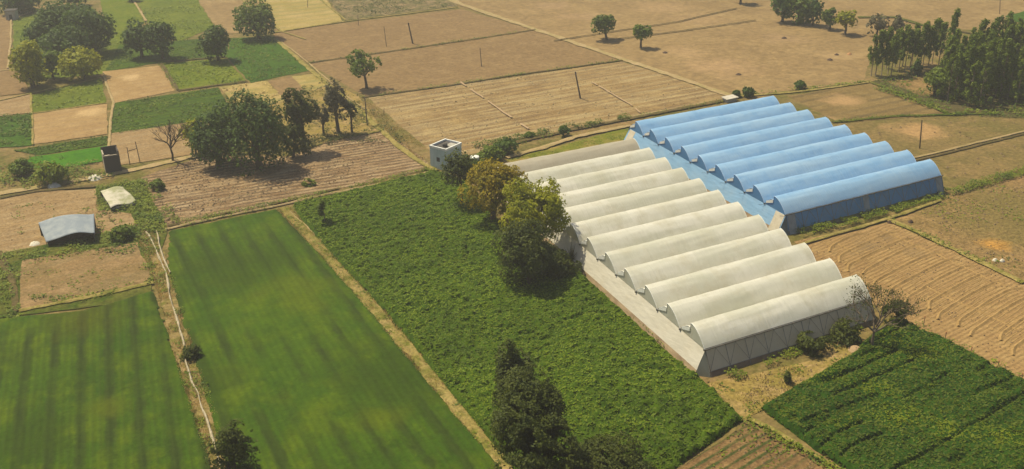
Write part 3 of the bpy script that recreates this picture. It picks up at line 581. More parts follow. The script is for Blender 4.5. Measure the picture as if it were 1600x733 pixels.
# ---------------------------------------------------------------- trees
def crown_geo(rx,ry,rz,n,leaf,nl,seed,gap=.36,spread=.62,lobe=.42,bottom=-.7,asp=.55):
    rs=np.random.default_rng(seed); L=[]
    k=0
    while len(L)<nl:
        d=rs.normal(0,1,3); d/=np.linalg.norm(d)
        if d[2]<bottom: continue
        r=spread*(.55+.45*rs.random()); L.append((d*r,lobe*rs.uniform(.7,1.2)))
    L.append((np.zeros(3),.62))
    W=np.array([l[1]**2 for l in L]); W/=W.sum(); pick=rs.choice(len(L),n*2,p=W)
    cen=np.array([l[0] for l in L])[pick]; rad=np.array([l[1] for l in L])[pick]
    d=rs.normal(0,1,(n*2,3)); d/=np.linalg.norm(d,axis=1,keepdims=True); d[:,2]=np.where(rs.random(n*2)<.35,np.abs(d[:,2]),d[:,2])
    rr=rad*(1-np.abs(rs.normal(0,.17,n*2)))*(1+.12*rs.random(n*2))
    p=cen+d*rr[:,None]; nm=d*.9+rs.normal(0,.5,p.shape)+np.array([0,0,.35])
    p=p/np.percentile(np.abs(p),99.3,axis=0); q=p*np.array([rx,ry,rz]); f=vn(q[:,0]*.9+seed*7.1+q[:,2]*.7,q[:,1]*.9+q[:,2]*.8)
    k=f>gap*.85; q=q[k][:n]; nm=nm[k][:n]
    return q,nm,L
def tree(kind,base,h,cz,rx,rz,m_leaf,label,cat='tree',ry=None,n=3000,leaf=.3,nl=12,trunk_r=.25,off=(0,0),lean=(0,0),seed=None,group=None,bark=None,gap=.36,limbs=5,spread=.62,lobe=.42,stems=1,bottom=-.7,rz_rot=0):
    seed=seed or random.randint(1,9999); ry=ry or rx*.95; root=empty(kind,(base[0],base[1],0.0)); rs=random.Random(seed)
    tag(root,label,cat,group)
    q,nm,L=crown_geo(rx,ry,rz,n,leaf,nl,seed,gap,spread,lobe,bottom)
    q=q+np.array([off[0],off[1],cz]); q[:,2]=np.maximum(q[:,2],.08+.1*np.random.default_rng(seed).random(len(q)))
    leaf_quads(q,nm,leaf,m_leaf,'crown',parent=root,asp=.6)
    mb=MB()
    for s in range(stems):
        bx,by=(0,0) if stems==1 else (rs.uniform(-.3,.3)*rx*.6,rs.uniform(-.3,.3)*rx*.6)
        top=(off[0]*.7+bx*1.4,off[1]*.7+by*1.4,max(cz-rz*.25,.5)); pts=[]
        for i in range(6):
            f=i/5; pts.append((bx+(top[0]-bx)*f+rs.uniform(-1,1)*.10*f*rx*.5,by+(top[1]-by)*f+rs.uniform(-1,1)*.10*f*rx*.5,-.1+(top[2]+.1)*f))
        tr=trunk_r/(stems**.5); mb.tube(pts,[tr*1.35,tr*1.05,tr*.95,tr*.85,tr*.75,tr*.6],8)
        for k in range(limbs):
            l=L[rs.randrange(len(L)-1)]; c=Vector((l[0][0]*rx+off[0],l[0][1]*ry+off[1],l[0][2]*rz+cz)); st=Vector(pts[rs.choice([3,4,5])]); mid=st.lerp(c,.5)+Vector((0,0,-.08*rz))
            mb.tube([st,mid,c],[tr*.5,tr*.34,tr*.12],6)
    mb.build('trunk',bark or mt_bark,root,True); return root
def bbox_tree(kind,bx,by,x0,y0,x1,y1,m_leaf,label,px_leaf=2.6,cover=1.0,**kw):
    """a tree whose foot stands at plan point (bx,by) and whose crown fills the given extent"""
    b=g(bx,by); D=np.linalg.norm(b-[0,0,H]); s=F_PX/D; dep=math.asin(H/D)
    rx=(x1-x0)/2/s; e=(y1-y0)/2/s; rz=math.sqrt(max(e*e-(rx*math.sin(dep))**2,(.55*rx)**2))/math.cos(dep)
    cx=(x0+x1)/2; cy=(y0+y1)/2; cz=max((by-cy)/s/math.cos(dep),rz*.55); ox=(cx-bx)/s; off=(rt[0]*ox,rt[1]*ox)
    leaf=kw.pop('leaf',max(.16,px_leaf/s)); area=4*math.pi*((rx*rx+2*rx*rz)/3)
    n=kw.pop('n',int(min(26000,max(350,area/(leaf*leaf)*1.5*cover))))
    return tree(kind,b,cz+rz,cz,rx,rz,m_leaf,label,off=off,n=n,leaf=leaf,trunk_r=kw.pop('trunk_r',max(.1,.06*rx+.03*cz)),**kw)
T=bbox_tree
# far left cluster
gl='dark trees of the far left cluster'
T('shade_tree',78,84,48,30,112,84,L_dark,'broad dark tree forming the left side of the far left cluster',group=gl,nl=16)
T('shade_tree',112,74,65,10,150,66,L_dark,'tallest dark tree topping the far left cluster',group=gl,nl=18)
T('shade_tree',150,84,108,20,182,86,L_dark,'dark tree forming the right side of the far left cluster',group=gl,nl=16)
T('shade_tree',112,94,72,46,150,92,L_dark,'dark tree at the front of the far left cluster, behind the yellowish shrubs',group=gl,nl=14)
gs='yellowish bushy trees before the far left cluster'
T('bushy_tree',52,138,28,72,72,132,L_yel,'yellowish bushy tree at the left end below the far left cluster',group=gs,stems=2)
T('bushy_tree',60,134,44,100,78,134,L_yel,'small rounded yellowish bushy tree in front of its row',group=gs,stems=2)
T('bushy_tree',88,124,68,84,106,124,L_mid,'dull green bushy tree between two yellowish ones',group=gs,stems=2)
T('bushy_tree',133,124,102,80,168,124,L_yel,'wide rounded yellow green bushy tree at the corner of the tan plot',group=gs,stems=3,nl=14)
T('round_tree',222,90,200,37,248,90,L_dark,'left one of the two joined round dark trees standing in green',group='two joined round trees')
T('round_tree',255,92,232,38,279,92,L_dark,'right one of the two joined round dark trees standing in green',group='two joined round trees')
T('round_tree',342,95,314,44,364,94,L_dark,'irregular dark green tree alone beside the deep green plot',gap=.47)
T('round_tree',404,60,372,6,436,60,L_mid,'big round green tree at the top corner of the deep green plot',nl=16)
T('lone_tree',573,138,545,80,596,124,L_mid,'forked lone tree with open crown on bare brown field',bark=mt_bark,gap=.56,cover=.55,limbs=9,trunk_r=.4,nl=10,spread=.75,lobe=.34)
# dark clump
gc='dark trees of the middle clump'
T('bushy_tree',305,242,288,190,328,238,L_yel,'small yellow green bushy tree at the left of the dark clump',stems=2)
T('shade_tree',346,257,306,163,388,261,L_dark,'tall dark dense tree at the left of the middle clump',group=gc,nl=18,stems=2,gap=.24)
T('shade_tree',410,263,362,151,450,265,L_dark,'widest dark dense tree in the middle clump',group=gc,nl=20,stems=2,gap=.24)
T('shade_tree',476,236,449,143,500,206,L_brownd,'tall dark tree with bare lower trunk right of the dense clump',group=gc,gap=.5,nl=14)
T('shade_tree',458,246,440,196,486,246,L_brownd,'low dark brownish tree under the one with the bare trunk',group=gc,gap=.45)
T('sparse_tree',506,212,496,162,516,196,L_grey,'thin leafless looking small tree between the tall dark and grey trees',gap=.55,cover=.5,nl=7)
T('sparse_tree',529,208,507,127,546,192,L_grey,'tall greyish upright tree right of the middle clump',gap=.5,cover=.8,nl=14)
T('sparse_tree',550,207,541,160,560,184,L_brownd,'short thin tree with small tuft beside the tall greyish one',gap=.5,cover=.6,nl=6)
# pair and far right
T('round_tree',948,62,923,24,963,56,L_mid,'larger round tree of the pair on the bare plain',group='pair of round trees on the plain',nl=12,bottom=-.3)
T('round_tree',1001,75,985,40,1017,68,L_mid,'smaller round tree of the pair on the bare plain',group='pair of round trees on the plain',bottom=-.3)
T('lone_tree',1157,6,1140,-30,1172,-2,L_mid,'tree cut off by the top edge, standing on the plain',bottom=-.3)
gr='tree row at the top right'
T('round_tree',1222,34,1203,-8,1246,34,L_dark,'leftmost dark tree of the top right row',group=gr)
T('round_tree',1246,38,1228,-4,1266,38,L_mid,'second tree of the top right row, bluish green',group=gr)
T('round_tree',1270,40,1254,2,1284,38,L_dark,'third dark tree of the top right row, beside the yellowish ones',group=gr)
T('round_tree',1297,46,1282,16,1308,40,L_mid,'small green tree next to the last yellow green one of its row',group=gr)
T('round_tree',1320,54,1306,20,1338,46,L_yel,'yellow green round tree ending the top right row',group=gr,bottom=-.3)
T('sparse_tree',1369,58,1354,26,1386,54,L_grey,'greyish half bare tree left behind the eucalyptus row',gap=.52,cover=.6)
T('sparse_tree',1400,60,1390,28,1410,52,L_grey,'thin bare tree standing behind the eucalyptus row',gap=.56,cover=.4,nl=7)
for i,(a,b,c,d,e,f,l) in enumerate([(28,20,2,-10,60,20,'dark tree behind the far left hut'),(118,10,96,-20,138,8,'dark tree at the top edge behind the biggest cluster'),(206,2,196,-20,216,1,'small dark tree at the very top between green plots')]):
    T('round_tree',a,b,c,d,e,f,L_dark,l)
# bushes
for (a,b,x0,y0,x1,y1,m,l) in [
 (1150,152,1144,142,1157,152,L_dark,'small dark bush beside the white slab behind the blue greenhouse'),
 (1168,152,1159,137,1178,152,L_dark,'larger dark bush behind the blue greenhouse'),
 (1250,139,1240,128,1260,139,L_dark,'small dark bush on the boundary behind the blue greenhouse'),
 (882,213,872,197,891,213,L_dark,'small dark bush on the bank behind the white greenhouse'),
 (826,216,817,206,836,219,L_mid,'small pale bush on the weedy bank behind the white greenhouse'),
 (790,240,768,218,812,242,L_dark,'dark bush on the bank right of the pump house'),
 (760,252,742,232,790,254,L_mid,'bright green bush between pump house and yellowing tree'),
 (735,268,722,246,758,272,L_mid,'green bush growing against the pump house'),
 (80,286,56,252,104,286,L_weed,'pale green bushy thicket left of the dark brick hut'),
 (30,276,14,252,52,276,L_mid,'dull green bush at the left edge beside the track'),
 (246,296,236,280,258,298,L_mid,'round green bush beside the pale track near the tarpaulin shelter'),
 (190,374,170,355,212,378,L_mid,'green bush right of the curved tin shed'),
 (862,432,838,392,905,438,L_brownd,'dark bush at the foot of the largest near tree'),
 (1228,598,1222,582,1236,598,L_brownd,'small dry bush in the straw patch'),
 (1318,530,1290,508,1345,536,L_brownd,'dull green bush by the front wall left of the bare tree'),
 (1270,546,1244,528,1300,549,L_brownd,'low dull green bush at the front wall of the white greenhouse'),
 (1395,506,1375,470,1415,510,L_brownd,'dark bush at the corner of the furrowed field'),
 (1462,150,1440,112,1482,150,L_euc,'leafy bush at the left foot of the eucalyptus grove'),
 (1432,118,1424,95,1440,118,L_dark,'dark bush under the eucalyptus row'),
 (480,290,470,282,492,291,L_weed,'tiny pale bush on the bund above the bushy crop')]:
    T('bush',a,b,x0,y0,x1,y1,m,l,cat='bush',stems=3,limbs=3,cover=.9,nl=8)
# near big trees
T('dark_tree',722,322,692,238,748,292,L_brownd,'dark thin-crowned tree with bare trunk beside the pump house',gap=.52,cover=.8,px_leaf=2.2,trunk_r=.22,limbs=7)
T('yellowing_tree',770,350,724,252,826,348,L_orange,'large tree with orange yellow leaves behind the largest one',px_leaf=2.2,nl=24,spread=.68,lobe=.34,limbs=8)
T('yellowing_tree',842,400,782,284,886,385,L_yel,'yellow green crown overlapping the white greenhouse corner',px_leaf=2.2,nl=26,spread=.70,lobe=.32,limbs=8,gap=.45)
T('dense_tree',824,444,776,346,874,446,L_brownd,'largest near tree, dark and dense down to the ground',px_leaf=2.2,nl=24,spread=.66,lobe=.36,stems=3)
T('bottom_tree',836,790,764,640,902,820,L_brownd,'dark broad tree at the bottom edge beside the dry strip',px_leaf=2.4,nl=22,gap=.5)
T('slim_tree',822,745,764,590,880,750,L_brownd,'middle dark tree between the narrow one and the bottom edge tree',px_leaf=2.3,nl=22,cover=1.2)
T('slim_tree',808,665,778,542,842,662,L_brownd,'dark narrow tree rising behind the bottom edge trees',px_leaf=2.4,nl=12,gap=.2)
T('bush',945,752,882,690,1010,790,L_brownd,'brownish green bush at the bottom edge right of the dark tree',cat='bush',px_leaf=2.2,stems=3,nl=14)
T('bush',366,745,334,665,404,758,L_brownd,'tangled dark bush at the bottom edge beside the channel',cat='bush',px_leaf=2.2,gap=.55,cover=.7,stems=3,nl=14)
T('bush',297,560,284,538,314,562,L_brownd,'spiky dark bush growing on the channel path',cat='bush',px_leaf=2.2,gap=.5,stems=3)
T('slim_sapling',508,352,499,308,518,350,L_crop2,'slim pale sapling at the corner of the bushy crop',px_leaf=2.4,gap=.5,cover=.6,nl=7,bark=mt_barkp,trunk_r=.1)

# spiky palm-like shrub beside the greenhouse apron
def spiky(bx,by,label,r=3.0,h=4.5):
    b=g(bx,by); root=empty('spiky_shrub',tuple(b)); tag(root,label,'shrub'); mb=MB()
    mb.tube([(0,0,0),(0,0,.6)],[.16,.1],8).build('stem',mt_twig,root)
    Q=[]
    for i in range(46):
        a=rng.uniform(0,6.28); tlt=rng.uniform(.1,.9); L=h*rng.uniform(.6,1); c=np.array([math.cos(a)*tlt,math.sin(a)*tlt,1-.4*tlt]); c/=np.linalg.norm(c)
        s=np.cross(c,[0,0,1]); s/=np.linalg.norm(s)
        for k in range(5):
            p0=c*L*k/5+np.array([0,0,-.05*k*k*tlt]); p1=c*L*(k+1)/5+np.array([0,0,-.05*(k+1)**2*tlt]); w0=.16*(1-k/5.5); w1=.16*(1-(k+1)/5.5)
            Q.append([p0-s*w0,p0+s*w0,p1+s*w1,p1-s*w1])
    quads_obj('fronds',np.array(Q)+np.array([0,0,.5]),L_grey,root)
spiky(893,412,'grey spiky palm-like shrub against the left side of the white greenhouse')

# bare trees
def bare_tree(bx,by,h,label,spread=.55,seed=1,leafm=None,nleaf=0,depth=5,r0=.22,m=None,leafsize=.16,kind='bare_tree'):
    rs=random.Random(seed); b=g(bx,by); root=empty(kind,(b[0],b[1],0)); tag(root,label,'tree'); mb=MB(); tw=MB(); tips=[]
    def grow(p,d,L,r,k):
        q=p+d*L*.5+Vector((rs.uniform(-1,1),rs.uniform(-1,1),rs.uniform(-.3,1)))*L*.07; e=p+d*L
        (mb if k>=depth-2 else tw).tube([p,q,e],[r,r*.85,r*.7],6 if k>=depth-2 else 4,False)
        if k<=2: tips.extend([q,e])
        if k==0: return
        for i in range(rs.choice([2,3,3]) if k<depth else 5):
            nd=(d+Vector((rs.uniform(-1,1),rs.uniform(-1,1),rs.uniform(-.35,.7)))*spread*1.5).normalized()
            grow(e if i else p+d*L*rs.uniform(.6,1),nd,L*rs.uniform(.6,.85),r*.62,k-1)
    grow(Vector((0,0,-.1)),Vector((rs.uniform(-.1,.1),rs.uniform(-.1,.1),1)).normalized(),h*.27,r0,depth)
    k_=len(mb.V); mb.add(tw.V,tw.F); mb.build('trunk',m or mt_twig,root,True)
    if nleaf:
        t=np.array([tuple(tips[rs.randrange(len(tips))]) for _ in range(nleaf)])+rng.normal(0,.35,(nleaf,3)); leaf_quads(t,rng.normal(0,1,(nleaf,3)),leafsize,leafm,'leaves',parent=root)
    return root
bare_tree(1362,548,13.5,'half bare tangled tree at the front right corner of the white greenhouse',.62,5,L_brownd,1300,6,.30,plain('brown_twig',(.20,.15,.10),(.12,.09,.06),4,.95,.3),.17)
bare_tree(270,252,13,'black bare tree beside the tan plot with the wooden frame',.55,11,None,0,5,.32,mt_bark)
bare_tree(172,345,2.6,'small dry bush beside the tarpaulin shelter',.6,3,None,0,3,.05,kind='dry_bush')

# eucalyptus
def euc(px,py,hh,label,group,seed,wd=1.9,b=None,lo=.3):
    rs=np.random.default_rng(seed); b=g(px,py) if b is None else b; root=empty('eucalyptus_tree',(b[0],b[1],0)); tag(root,label,'eucalyptus tree',group)
    lx,ly=rs.normal(0,.45,2); mb=MB(); P=[(lx*f*f,ly*f*f,-.1+hh*.95*f) for f in np.linspace(0,1,6)]; mb.tube(P,[.17,.15,.12,.1,.07,.03],6)
    qs=[];ns=[]
    nb=int(hh*2.2)
    for i in range(nb):
        f=rs.uniform(lo,1)**.85; a=rs.uniform(0,6.28); rr=wd*(1.15-f)*rs.uniform(.35,1.1)+.15; p=np.array([lx*f*f+math.cos(a)*rr,ly*f*f+math.sin(a)*rr,hh*f])
        mb.tube([(lx*f*f,ly*f*f,hh*f*.93-.5),tuple(p)],[.04,.015],4,False)
        n=46; d=rs.normal(0,1,(n,3)); d/=np.linalg.norm(d,axis=1,keepdims=True); qs.append(p+d*np.array([.75,.75,1.15])*rs.uniform(.6,1.0)*(rs.random((n,1))**.4)); ns.append(d*.7+rs.normal(0,.5,d.shape))
    leaf_quads(np.concatenate(qs),np.concatenate(ns),.36,L_euc,'crown',parent=root); mb.build('trunk',mt_barkp,root,True); return root
ords=['first','second','third','fourth','fifth','sixth','seventh','eighth','ninth','tenth','eleventh']
for i,(x,y,hh) in enumerate([(1361,119,13),(1368,117,14),(1377,118,13.5),(1387,116,12),(1392,119,13),(1404,113,13.5),(1413,112,14),(1421,110,13.5),(1431,108,14.5),(1441,107,14),(1450,106,15)]):
    euc(x,y,hh,f'{ords[i]} slim eucalyptus from the left in the row by the brown plot','eucalyptus row',100+i,2.3,lo=.24)
for i,(x,y,hh) in enumerate([(1384,108,13),(1398,105,12),(1410,104,14),(1424,102,13),(1438,100,13.5),(1456,100,15),(1466,104,14)]):
    euc(x,y,hh,f'{ords[i]} slim eucalyptus from the left in the row behind the front one','second eucalyptus row',150+i,2.2,lo=.2)
euc(1478,116,20,'tallest slim eucalyptus standing at the left of the dense grove','eucalyptus row',200,2.3)
gg='eucalyptus trees of the dense grove'; k=0
gp=G([(1458,140),(1474,158),(1500,168),(1560,168),(1640,160),(1690,150),(1690,108),(1600,100),(1520,108),(1478,132)])
A=np.array(gp); pts=[]
while len(pts)<96:
    x=rng.uniform(A[:,0].min(),A[:,0].max()); y=rng.uniform(A[:,1].min(),A[:,1].max())
    if inside(gp,np.array([x]),np.array([y]))[0] and all((x-a)**2+(y-b)**2>3.6 for a,b in pts): pts.append((x,y))
for i,(x,y) in enumerate(pts):
    euc(0,0,rng.uniform(12.5,18),'slim eucalyptus packed inside the dense grove at the right edge',gg,300+i,2.7,b=(x,y),lo=.04)

# ---------------------------------------------------------------- greenhouses
m_steel=plain('galvanised_pipe',(.30,.30,.29),(.16,.15,.13),3,.5,.1,.6)
m_brace=plain('brace_pipe',(.30,.28,.24),(.22,.2,.17),3,.6,.1)
m_gutter=plain('gutter_dark',(.10,.09,.075),(.20,.18,.14),2,.7,.1)
m_skirt=plain('soil_splashed_skirt',(.34,.25,.15),(.22,.15,.09),.6,.85,.3)
def greenhouse(name,label,n,y0,sp,xl,xr,mats,front_out,last_low,last_mat,prof):
    """multi-bay tunnel house: n bays stacked along y, gutters at 4 m, crowns at 7 m"""
    ox,oy=xl(y0),y0-sp/2; root=empty(name,(ox,oy,0)); tag(root,label,'greenhouse')
    roof,gable,wall,apron,net,lit_panel=mats[:6]; hg,hr=4.0,6.7
    T_=lambda x,y,z:(x-ox,y-oy,z)
    SC=.22; near=[-1+(1+SC)*k/13 for k in range(14)]; far=[SC+.015+(1-SC-.015)*k/6 for k in range(7)]; ss=near+far; K=len(ss)-1
    zz=[hg+(hr-hg)*math.sin(math.pi/2*max(0,min(1,(s+1)/(1+SC)))**.92) for s in near]+[hg+(hr-.85-hg)*math.cos(math.pi/2*max(0,min(1,(s-SC-.015)/(1-SC-.015)))**1.1) for s in far]
    for i in range(n):
        yc=y0+sp*i; V=[];F=[]; VN=[]; nx=26
        for j in range(nx+1):
            f=j/nx
            for k,s in enumerate(ss):
                y=yc+s*sp*.485; xa=xl(y)+.0; xb=xr(y)
                x=xa+(xb-xa)*f; sag=.03*math.sin(f*nx*.5*math.pi)**2+.16*(vn(np.array(x*.3),np.array(y*.5+k))-.5)
                V.append(T_(x,y,zz[k]-sag*(1-abs(s)*.5)))
        for j in range(nx):
            for k in range(K):
                if k!=13: a=j*(K+1)+k; F.append((a,a+K+1,a+K+2,a+1))
                else: VN.append((j*(K+1)+k))
        o=mesh_obj('roof_tunnel',V,F,last_mat if (last_low and i==n-1) else roof,root,True)
        VV=[];VF=[]                                             # narrow vent net along the crown
        for j in range(nx+1): VV+=[V[j*(K+1)+13],V[j*(K+1)+14]]
        for j in range(nx): VF.append((2*j,2*j+2,2*j+3,2*j+1))
        mesh_obj('vent_net',VV,VF,net,root)
        for xf,ins in ((xl,-.04),(xr,.04)):
            MB().tube([T_(xf(yc+s*sp*.485)+ins,yc+s*sp*.485,z+.03) for s,z in zip(ss,zz)],.05,5).build('end_hoop',mats[6],o)
        for sd_,xf in ((-1,xl),(1,xr)):                       # gable film under each end hoop
            V=[];F=[]
            for k,s in enumerate(ss):
                y=yc+s*sp*.485; V.append(T_(xf(y)+sd_*.02,y,zz[k]-.03)); V.append(T_(xf(y)+sd_*.02,y,hg-.02))
            for k in range(K): F.append((2*k,2*k+1,2*k+3,2*k+2))
            mesh_obj('gable',V,F,gable,root)
        # white panel painted as the sunlit roof underside, far half of the end
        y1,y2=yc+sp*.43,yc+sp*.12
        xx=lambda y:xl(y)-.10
        MB().slab([T_(xx(y1),y1,4.35),T_(xx(y2),y2,5.15),T_(xx(y2),y2,5.85),T_(xx(y1),y1,4.9)],.04).build('lit_vent_panel',lit_panel,root)
    for i in range(n+1):
        y=oy+sp*i; mb=MB(); xa,xb=xl(y),xr(y)
        mb.add([T_(xa-.32,y-.17,hg+.12),T_(xa-.32,y-.1,hg-.1),T_(xa-.32,y+.1,hg-.1),T_(xa-.32,y+.17,hg+.12),T_(xb+.4,y-.17,hg+.12),T_(xb+.4,y-.1,hg-.1),T_(xb+.4,y+.1,hg-.1),T_(xb+.4,y+.17,hg+.12)],
               [(0,1,5,4),(1,2,6,5),(2,3,7,6),(0,3,2,1),(4,5,6,7)]); mb.build('gutter',m_gutter,root)
        for xf,s_ in ((xl,-1),(xr,1)):
            MB().tube([T_(xf(y)+s_*.06,y,0),T_(xf(y)+s_*.06,y,hg-.1)],.085,6).build('post',mats[7],root)
            if n<11: MB().tube([T_(xf(y)+s_*.05,y+.05,hg-.35),T_(xf(y)+s_*1.3,y+.5,hg-.1)],.035,5).build('gutter_bracket',mats[7],root)
    ye=oy+sp*n; out=2.1; kz=.85
    def slope(p_top,p_bot,z0,z1):
        f0=z0/hg; f1=z1/hg
        return tuple(p_bot[i]+(p_top[i]-p_bot[i])*f0 for i in (0,1))+(z0,),tuple(p_bot[i]+(p_top[i]-p_bot[i])*f1 for i in (0,1))+(z1,)
    # each side: list of (top point, foot point)
    FL_t,FR_t=(xl(oy),oy),(xr(oy),oy); BL_t,BR_t=(xl(ye),ye),(xr(ye),ye)
    FLf,FLl=(xl(oy)-.2,oy-front_out),(xl(oy)-out,oy-.3); FRf,FRr=(xr(oy)+.1,oy-front_out),(xr(oy)+1.0,oy-.2)
    BLl,BLb=(xl(ye)-out,ye+.2),(xl(ye)-.2,ye+out); BRb,BRr=(xr(ye)+.2,ye+out),(xr(ye)+1.0,ye+.2)
    def panel(nm,a_t,a_b,b_t,b_b,m,z0,z1,seg=1,out_=0,par=None,smooth=False):
        V=[];F=[];rows_=5
        for s in range(seg+1):
            f=s/seg; tp=tuple(a_t[i]+(b_t[i]-a_t[i])*f for i in (0,1)); bt=tuple(a_b[i]+(b_b[i]-a_b[i])*f for i in (0,1))
            dn=(bt[0]-tp[0],bt[1]-tp[1]); L=math.hypot(*dn) or 1
            for r_ in range(rows_):
                z=z0+(z1-z0)*r_/(rows_-1); q=tuple(bt[i]+(tp[i]-bt[i])*z/hg+dn[i]/L*out_ for i in (0,1)); bl=.05*math.sin(f*seg*1.9+r_)*math.sin(math.pi*r_/(rows_-1))
                V.append(T_(q[0]+dn[0]/L*bl,q[1]+dn[1]/L*bl,z))
        for s in range(seg):
            for r_ in range(rows_-1):
                a=s*rows_+r_; F.append((a,a+rows_,a+rows_+1,a+1))
        return mesh_obj(nm,V,F,m,par or root,smooth)
    panel('side_apron',FL_t,FLl,BL_t,BLl,apron,kz,hg-.05,n*3)
    panel('skirt',FL_t,FLl,BL_t,BLl,m_skirt,0,kz,n*3)
    panel('front_wall',FL_t,FLf,FR_t,FRf,wall,kz,hg-.05,22)
    panel('skirt',FL_t,FLf,FR_t,FRf,mats[8],0,kz,22)
    panel('right_wall',FR_t,FRr,BR_t,BRr,wall,0,hg-.05,n*3)
    panel('back_wall',BL_t,BLb,BR_t,BRb,apron,0,hg-.05,20)
    # triangular corner hips
    def hip(t,a,b,m,nm='corner_panel'):
        c=lambda p,z:T_(p[0],p[1],z); mesh_obj(nm,[c(a,0.02),c(b,0.02),c(t,hg-.02)],[(0,1,2)],m,root)
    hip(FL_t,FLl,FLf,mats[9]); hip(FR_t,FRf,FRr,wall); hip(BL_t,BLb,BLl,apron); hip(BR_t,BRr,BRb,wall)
    # eave rail, wall posts and cross braces of the front wall, set just outside the film
    L=xr(oy)-xl(oy); nb=int(round(L/4.0)); mb=MB()
    MB().tube([T_(xl(oy)-.2,oy-.1,hg+.03),T_(xr(oy)+.3,oy-.1,hg+.03)],.09,6).build('eave_rail',m_gutter,root)
    P_=lambda f,z,o=.06:T_(xl(oy)+L*f,oy-front_out*(1-z/hg)-o,z)
    for i in range(nb+1):
        MB().tube([P_(i/nb,0),P_(i/nb,hg)],.05,5).build('wall_post',mats[7] if i in(0,nb) else m_steel,root)
        if i<nb:
            MB().tube([P_(i/nb,kz),P_((i+.5)/nb,hg-.1)],.035,4).tube([P_((i+1)/nb,kz,.065),P_((i+.5)/nb,hg-.1,.065)],.035,4).build('wall_brace',m_brace,root)
    MB().tube([P_(0,kz),P_(1,kz)],.035,5).build('skirt_rail',m_steel,root)
    for i in range(3): 
        f0=(i*1.0+.6)/3.3
        mb=MB()
    return root,T_,(FL_t,FLl,BL_t,BLl,oy,ye,P_,panel,FLf)
w_roof=film('white_film',(.75,.725,.62),(.52,.52,.39),(.60,.56,.42),0,.18,.38,.5,seam=4.0)
w_gable=film('white_gable_film',(.70,.70,.60),(.56,.56,.45),(.62,.58,.44),.0,.4)
w_wall=film('white_wall_film',(.80,.77,.66),(.64,.61,.50),(.70,.64,.50),.05,.6,seam=8)
w_apron=film('white_apron_net',(.66,.62,.52),(.55,.51,.41),(.60,.54,.42),.0,.2,.7,.2)
w_net=film('grey_net_roof',(.50,.455,.36),(.42,.38,.29),(.46,.40,.30),0,.2,.8,.1,seam=5)
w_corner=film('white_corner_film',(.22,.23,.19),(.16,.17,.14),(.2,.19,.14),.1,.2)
m_white=plain('white_trim_lit_panel',(.80,.80,.76),(.66,.66,.60),2,.5,.05)  # white of hoops and tank lid; panels painted as lit roof underside
m_skirtw=plain('brown_skirt',(.20,.14,.09),(.13,.09,.06),.7,.9,.3)
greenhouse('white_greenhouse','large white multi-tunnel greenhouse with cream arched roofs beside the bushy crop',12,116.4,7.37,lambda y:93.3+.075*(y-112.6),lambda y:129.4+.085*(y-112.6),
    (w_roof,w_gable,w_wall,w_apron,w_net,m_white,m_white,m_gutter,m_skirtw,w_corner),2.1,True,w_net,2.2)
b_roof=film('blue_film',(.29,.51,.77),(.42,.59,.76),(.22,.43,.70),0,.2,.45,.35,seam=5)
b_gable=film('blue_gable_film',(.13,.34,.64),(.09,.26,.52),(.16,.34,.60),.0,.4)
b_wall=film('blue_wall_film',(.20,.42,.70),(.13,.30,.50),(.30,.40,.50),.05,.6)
b_apron=film('blue_apron_film',(.30,.53,.80),(.24,.46,.72),(.36,.55,.76),.15,.2)
m_pipeblue=plain('post_blue_grey',(.07,.11,.20),(.05,.07,.12),3,.6,.05)
m_skirtb=plain('greenish_skirt',(.20,.20,.15),(.14,.14,.09),.7,.9,.3)
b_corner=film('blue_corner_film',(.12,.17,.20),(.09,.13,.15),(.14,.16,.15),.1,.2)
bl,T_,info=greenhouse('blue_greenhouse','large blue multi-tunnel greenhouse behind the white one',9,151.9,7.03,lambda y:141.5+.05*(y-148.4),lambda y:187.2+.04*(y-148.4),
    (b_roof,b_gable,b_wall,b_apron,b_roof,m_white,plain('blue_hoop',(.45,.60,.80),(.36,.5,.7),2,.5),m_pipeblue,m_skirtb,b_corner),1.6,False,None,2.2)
FL_t,FLl,BL_t,BLl,oy,ye,P_,panel,FLf=info
m_cream=plain('cream_door_film',(.52,.47,.37),(.42,.37,.28),1,.7,.1)
lerp=lambda a,b,f:tuple(a[i]+(b[i]-a[i])*f for i in (0,1))
for f0,f1 in ((.004,.05),(.95,.992)):     # pale end panels on the left side
    panel('end_panel',lerp(FL_t,BL_t,f0),lerp(FLl,BLl,f0),lerp(FL_t,BL_t,f1),lerp(FLl,BLl,f1),m_cream,0.05,3.9,1,.05)['label']='cream end panel'
L=187.2-141.5
for f0,f1 in ((.005,.05),(.47,.505),(.955,.995)): # pale film strips on the front wall
    V=[P_(f0,.05,.04),P_(f1,.05,.04),P_(f1,3.9,.04),P_(f0,3.9,.04)]
    MB().slab(V,.015).build('wall_strip',plain('grey_film_strip',(.25,.29,.31),(.18,.22,.24),1,.7,.1),bl)

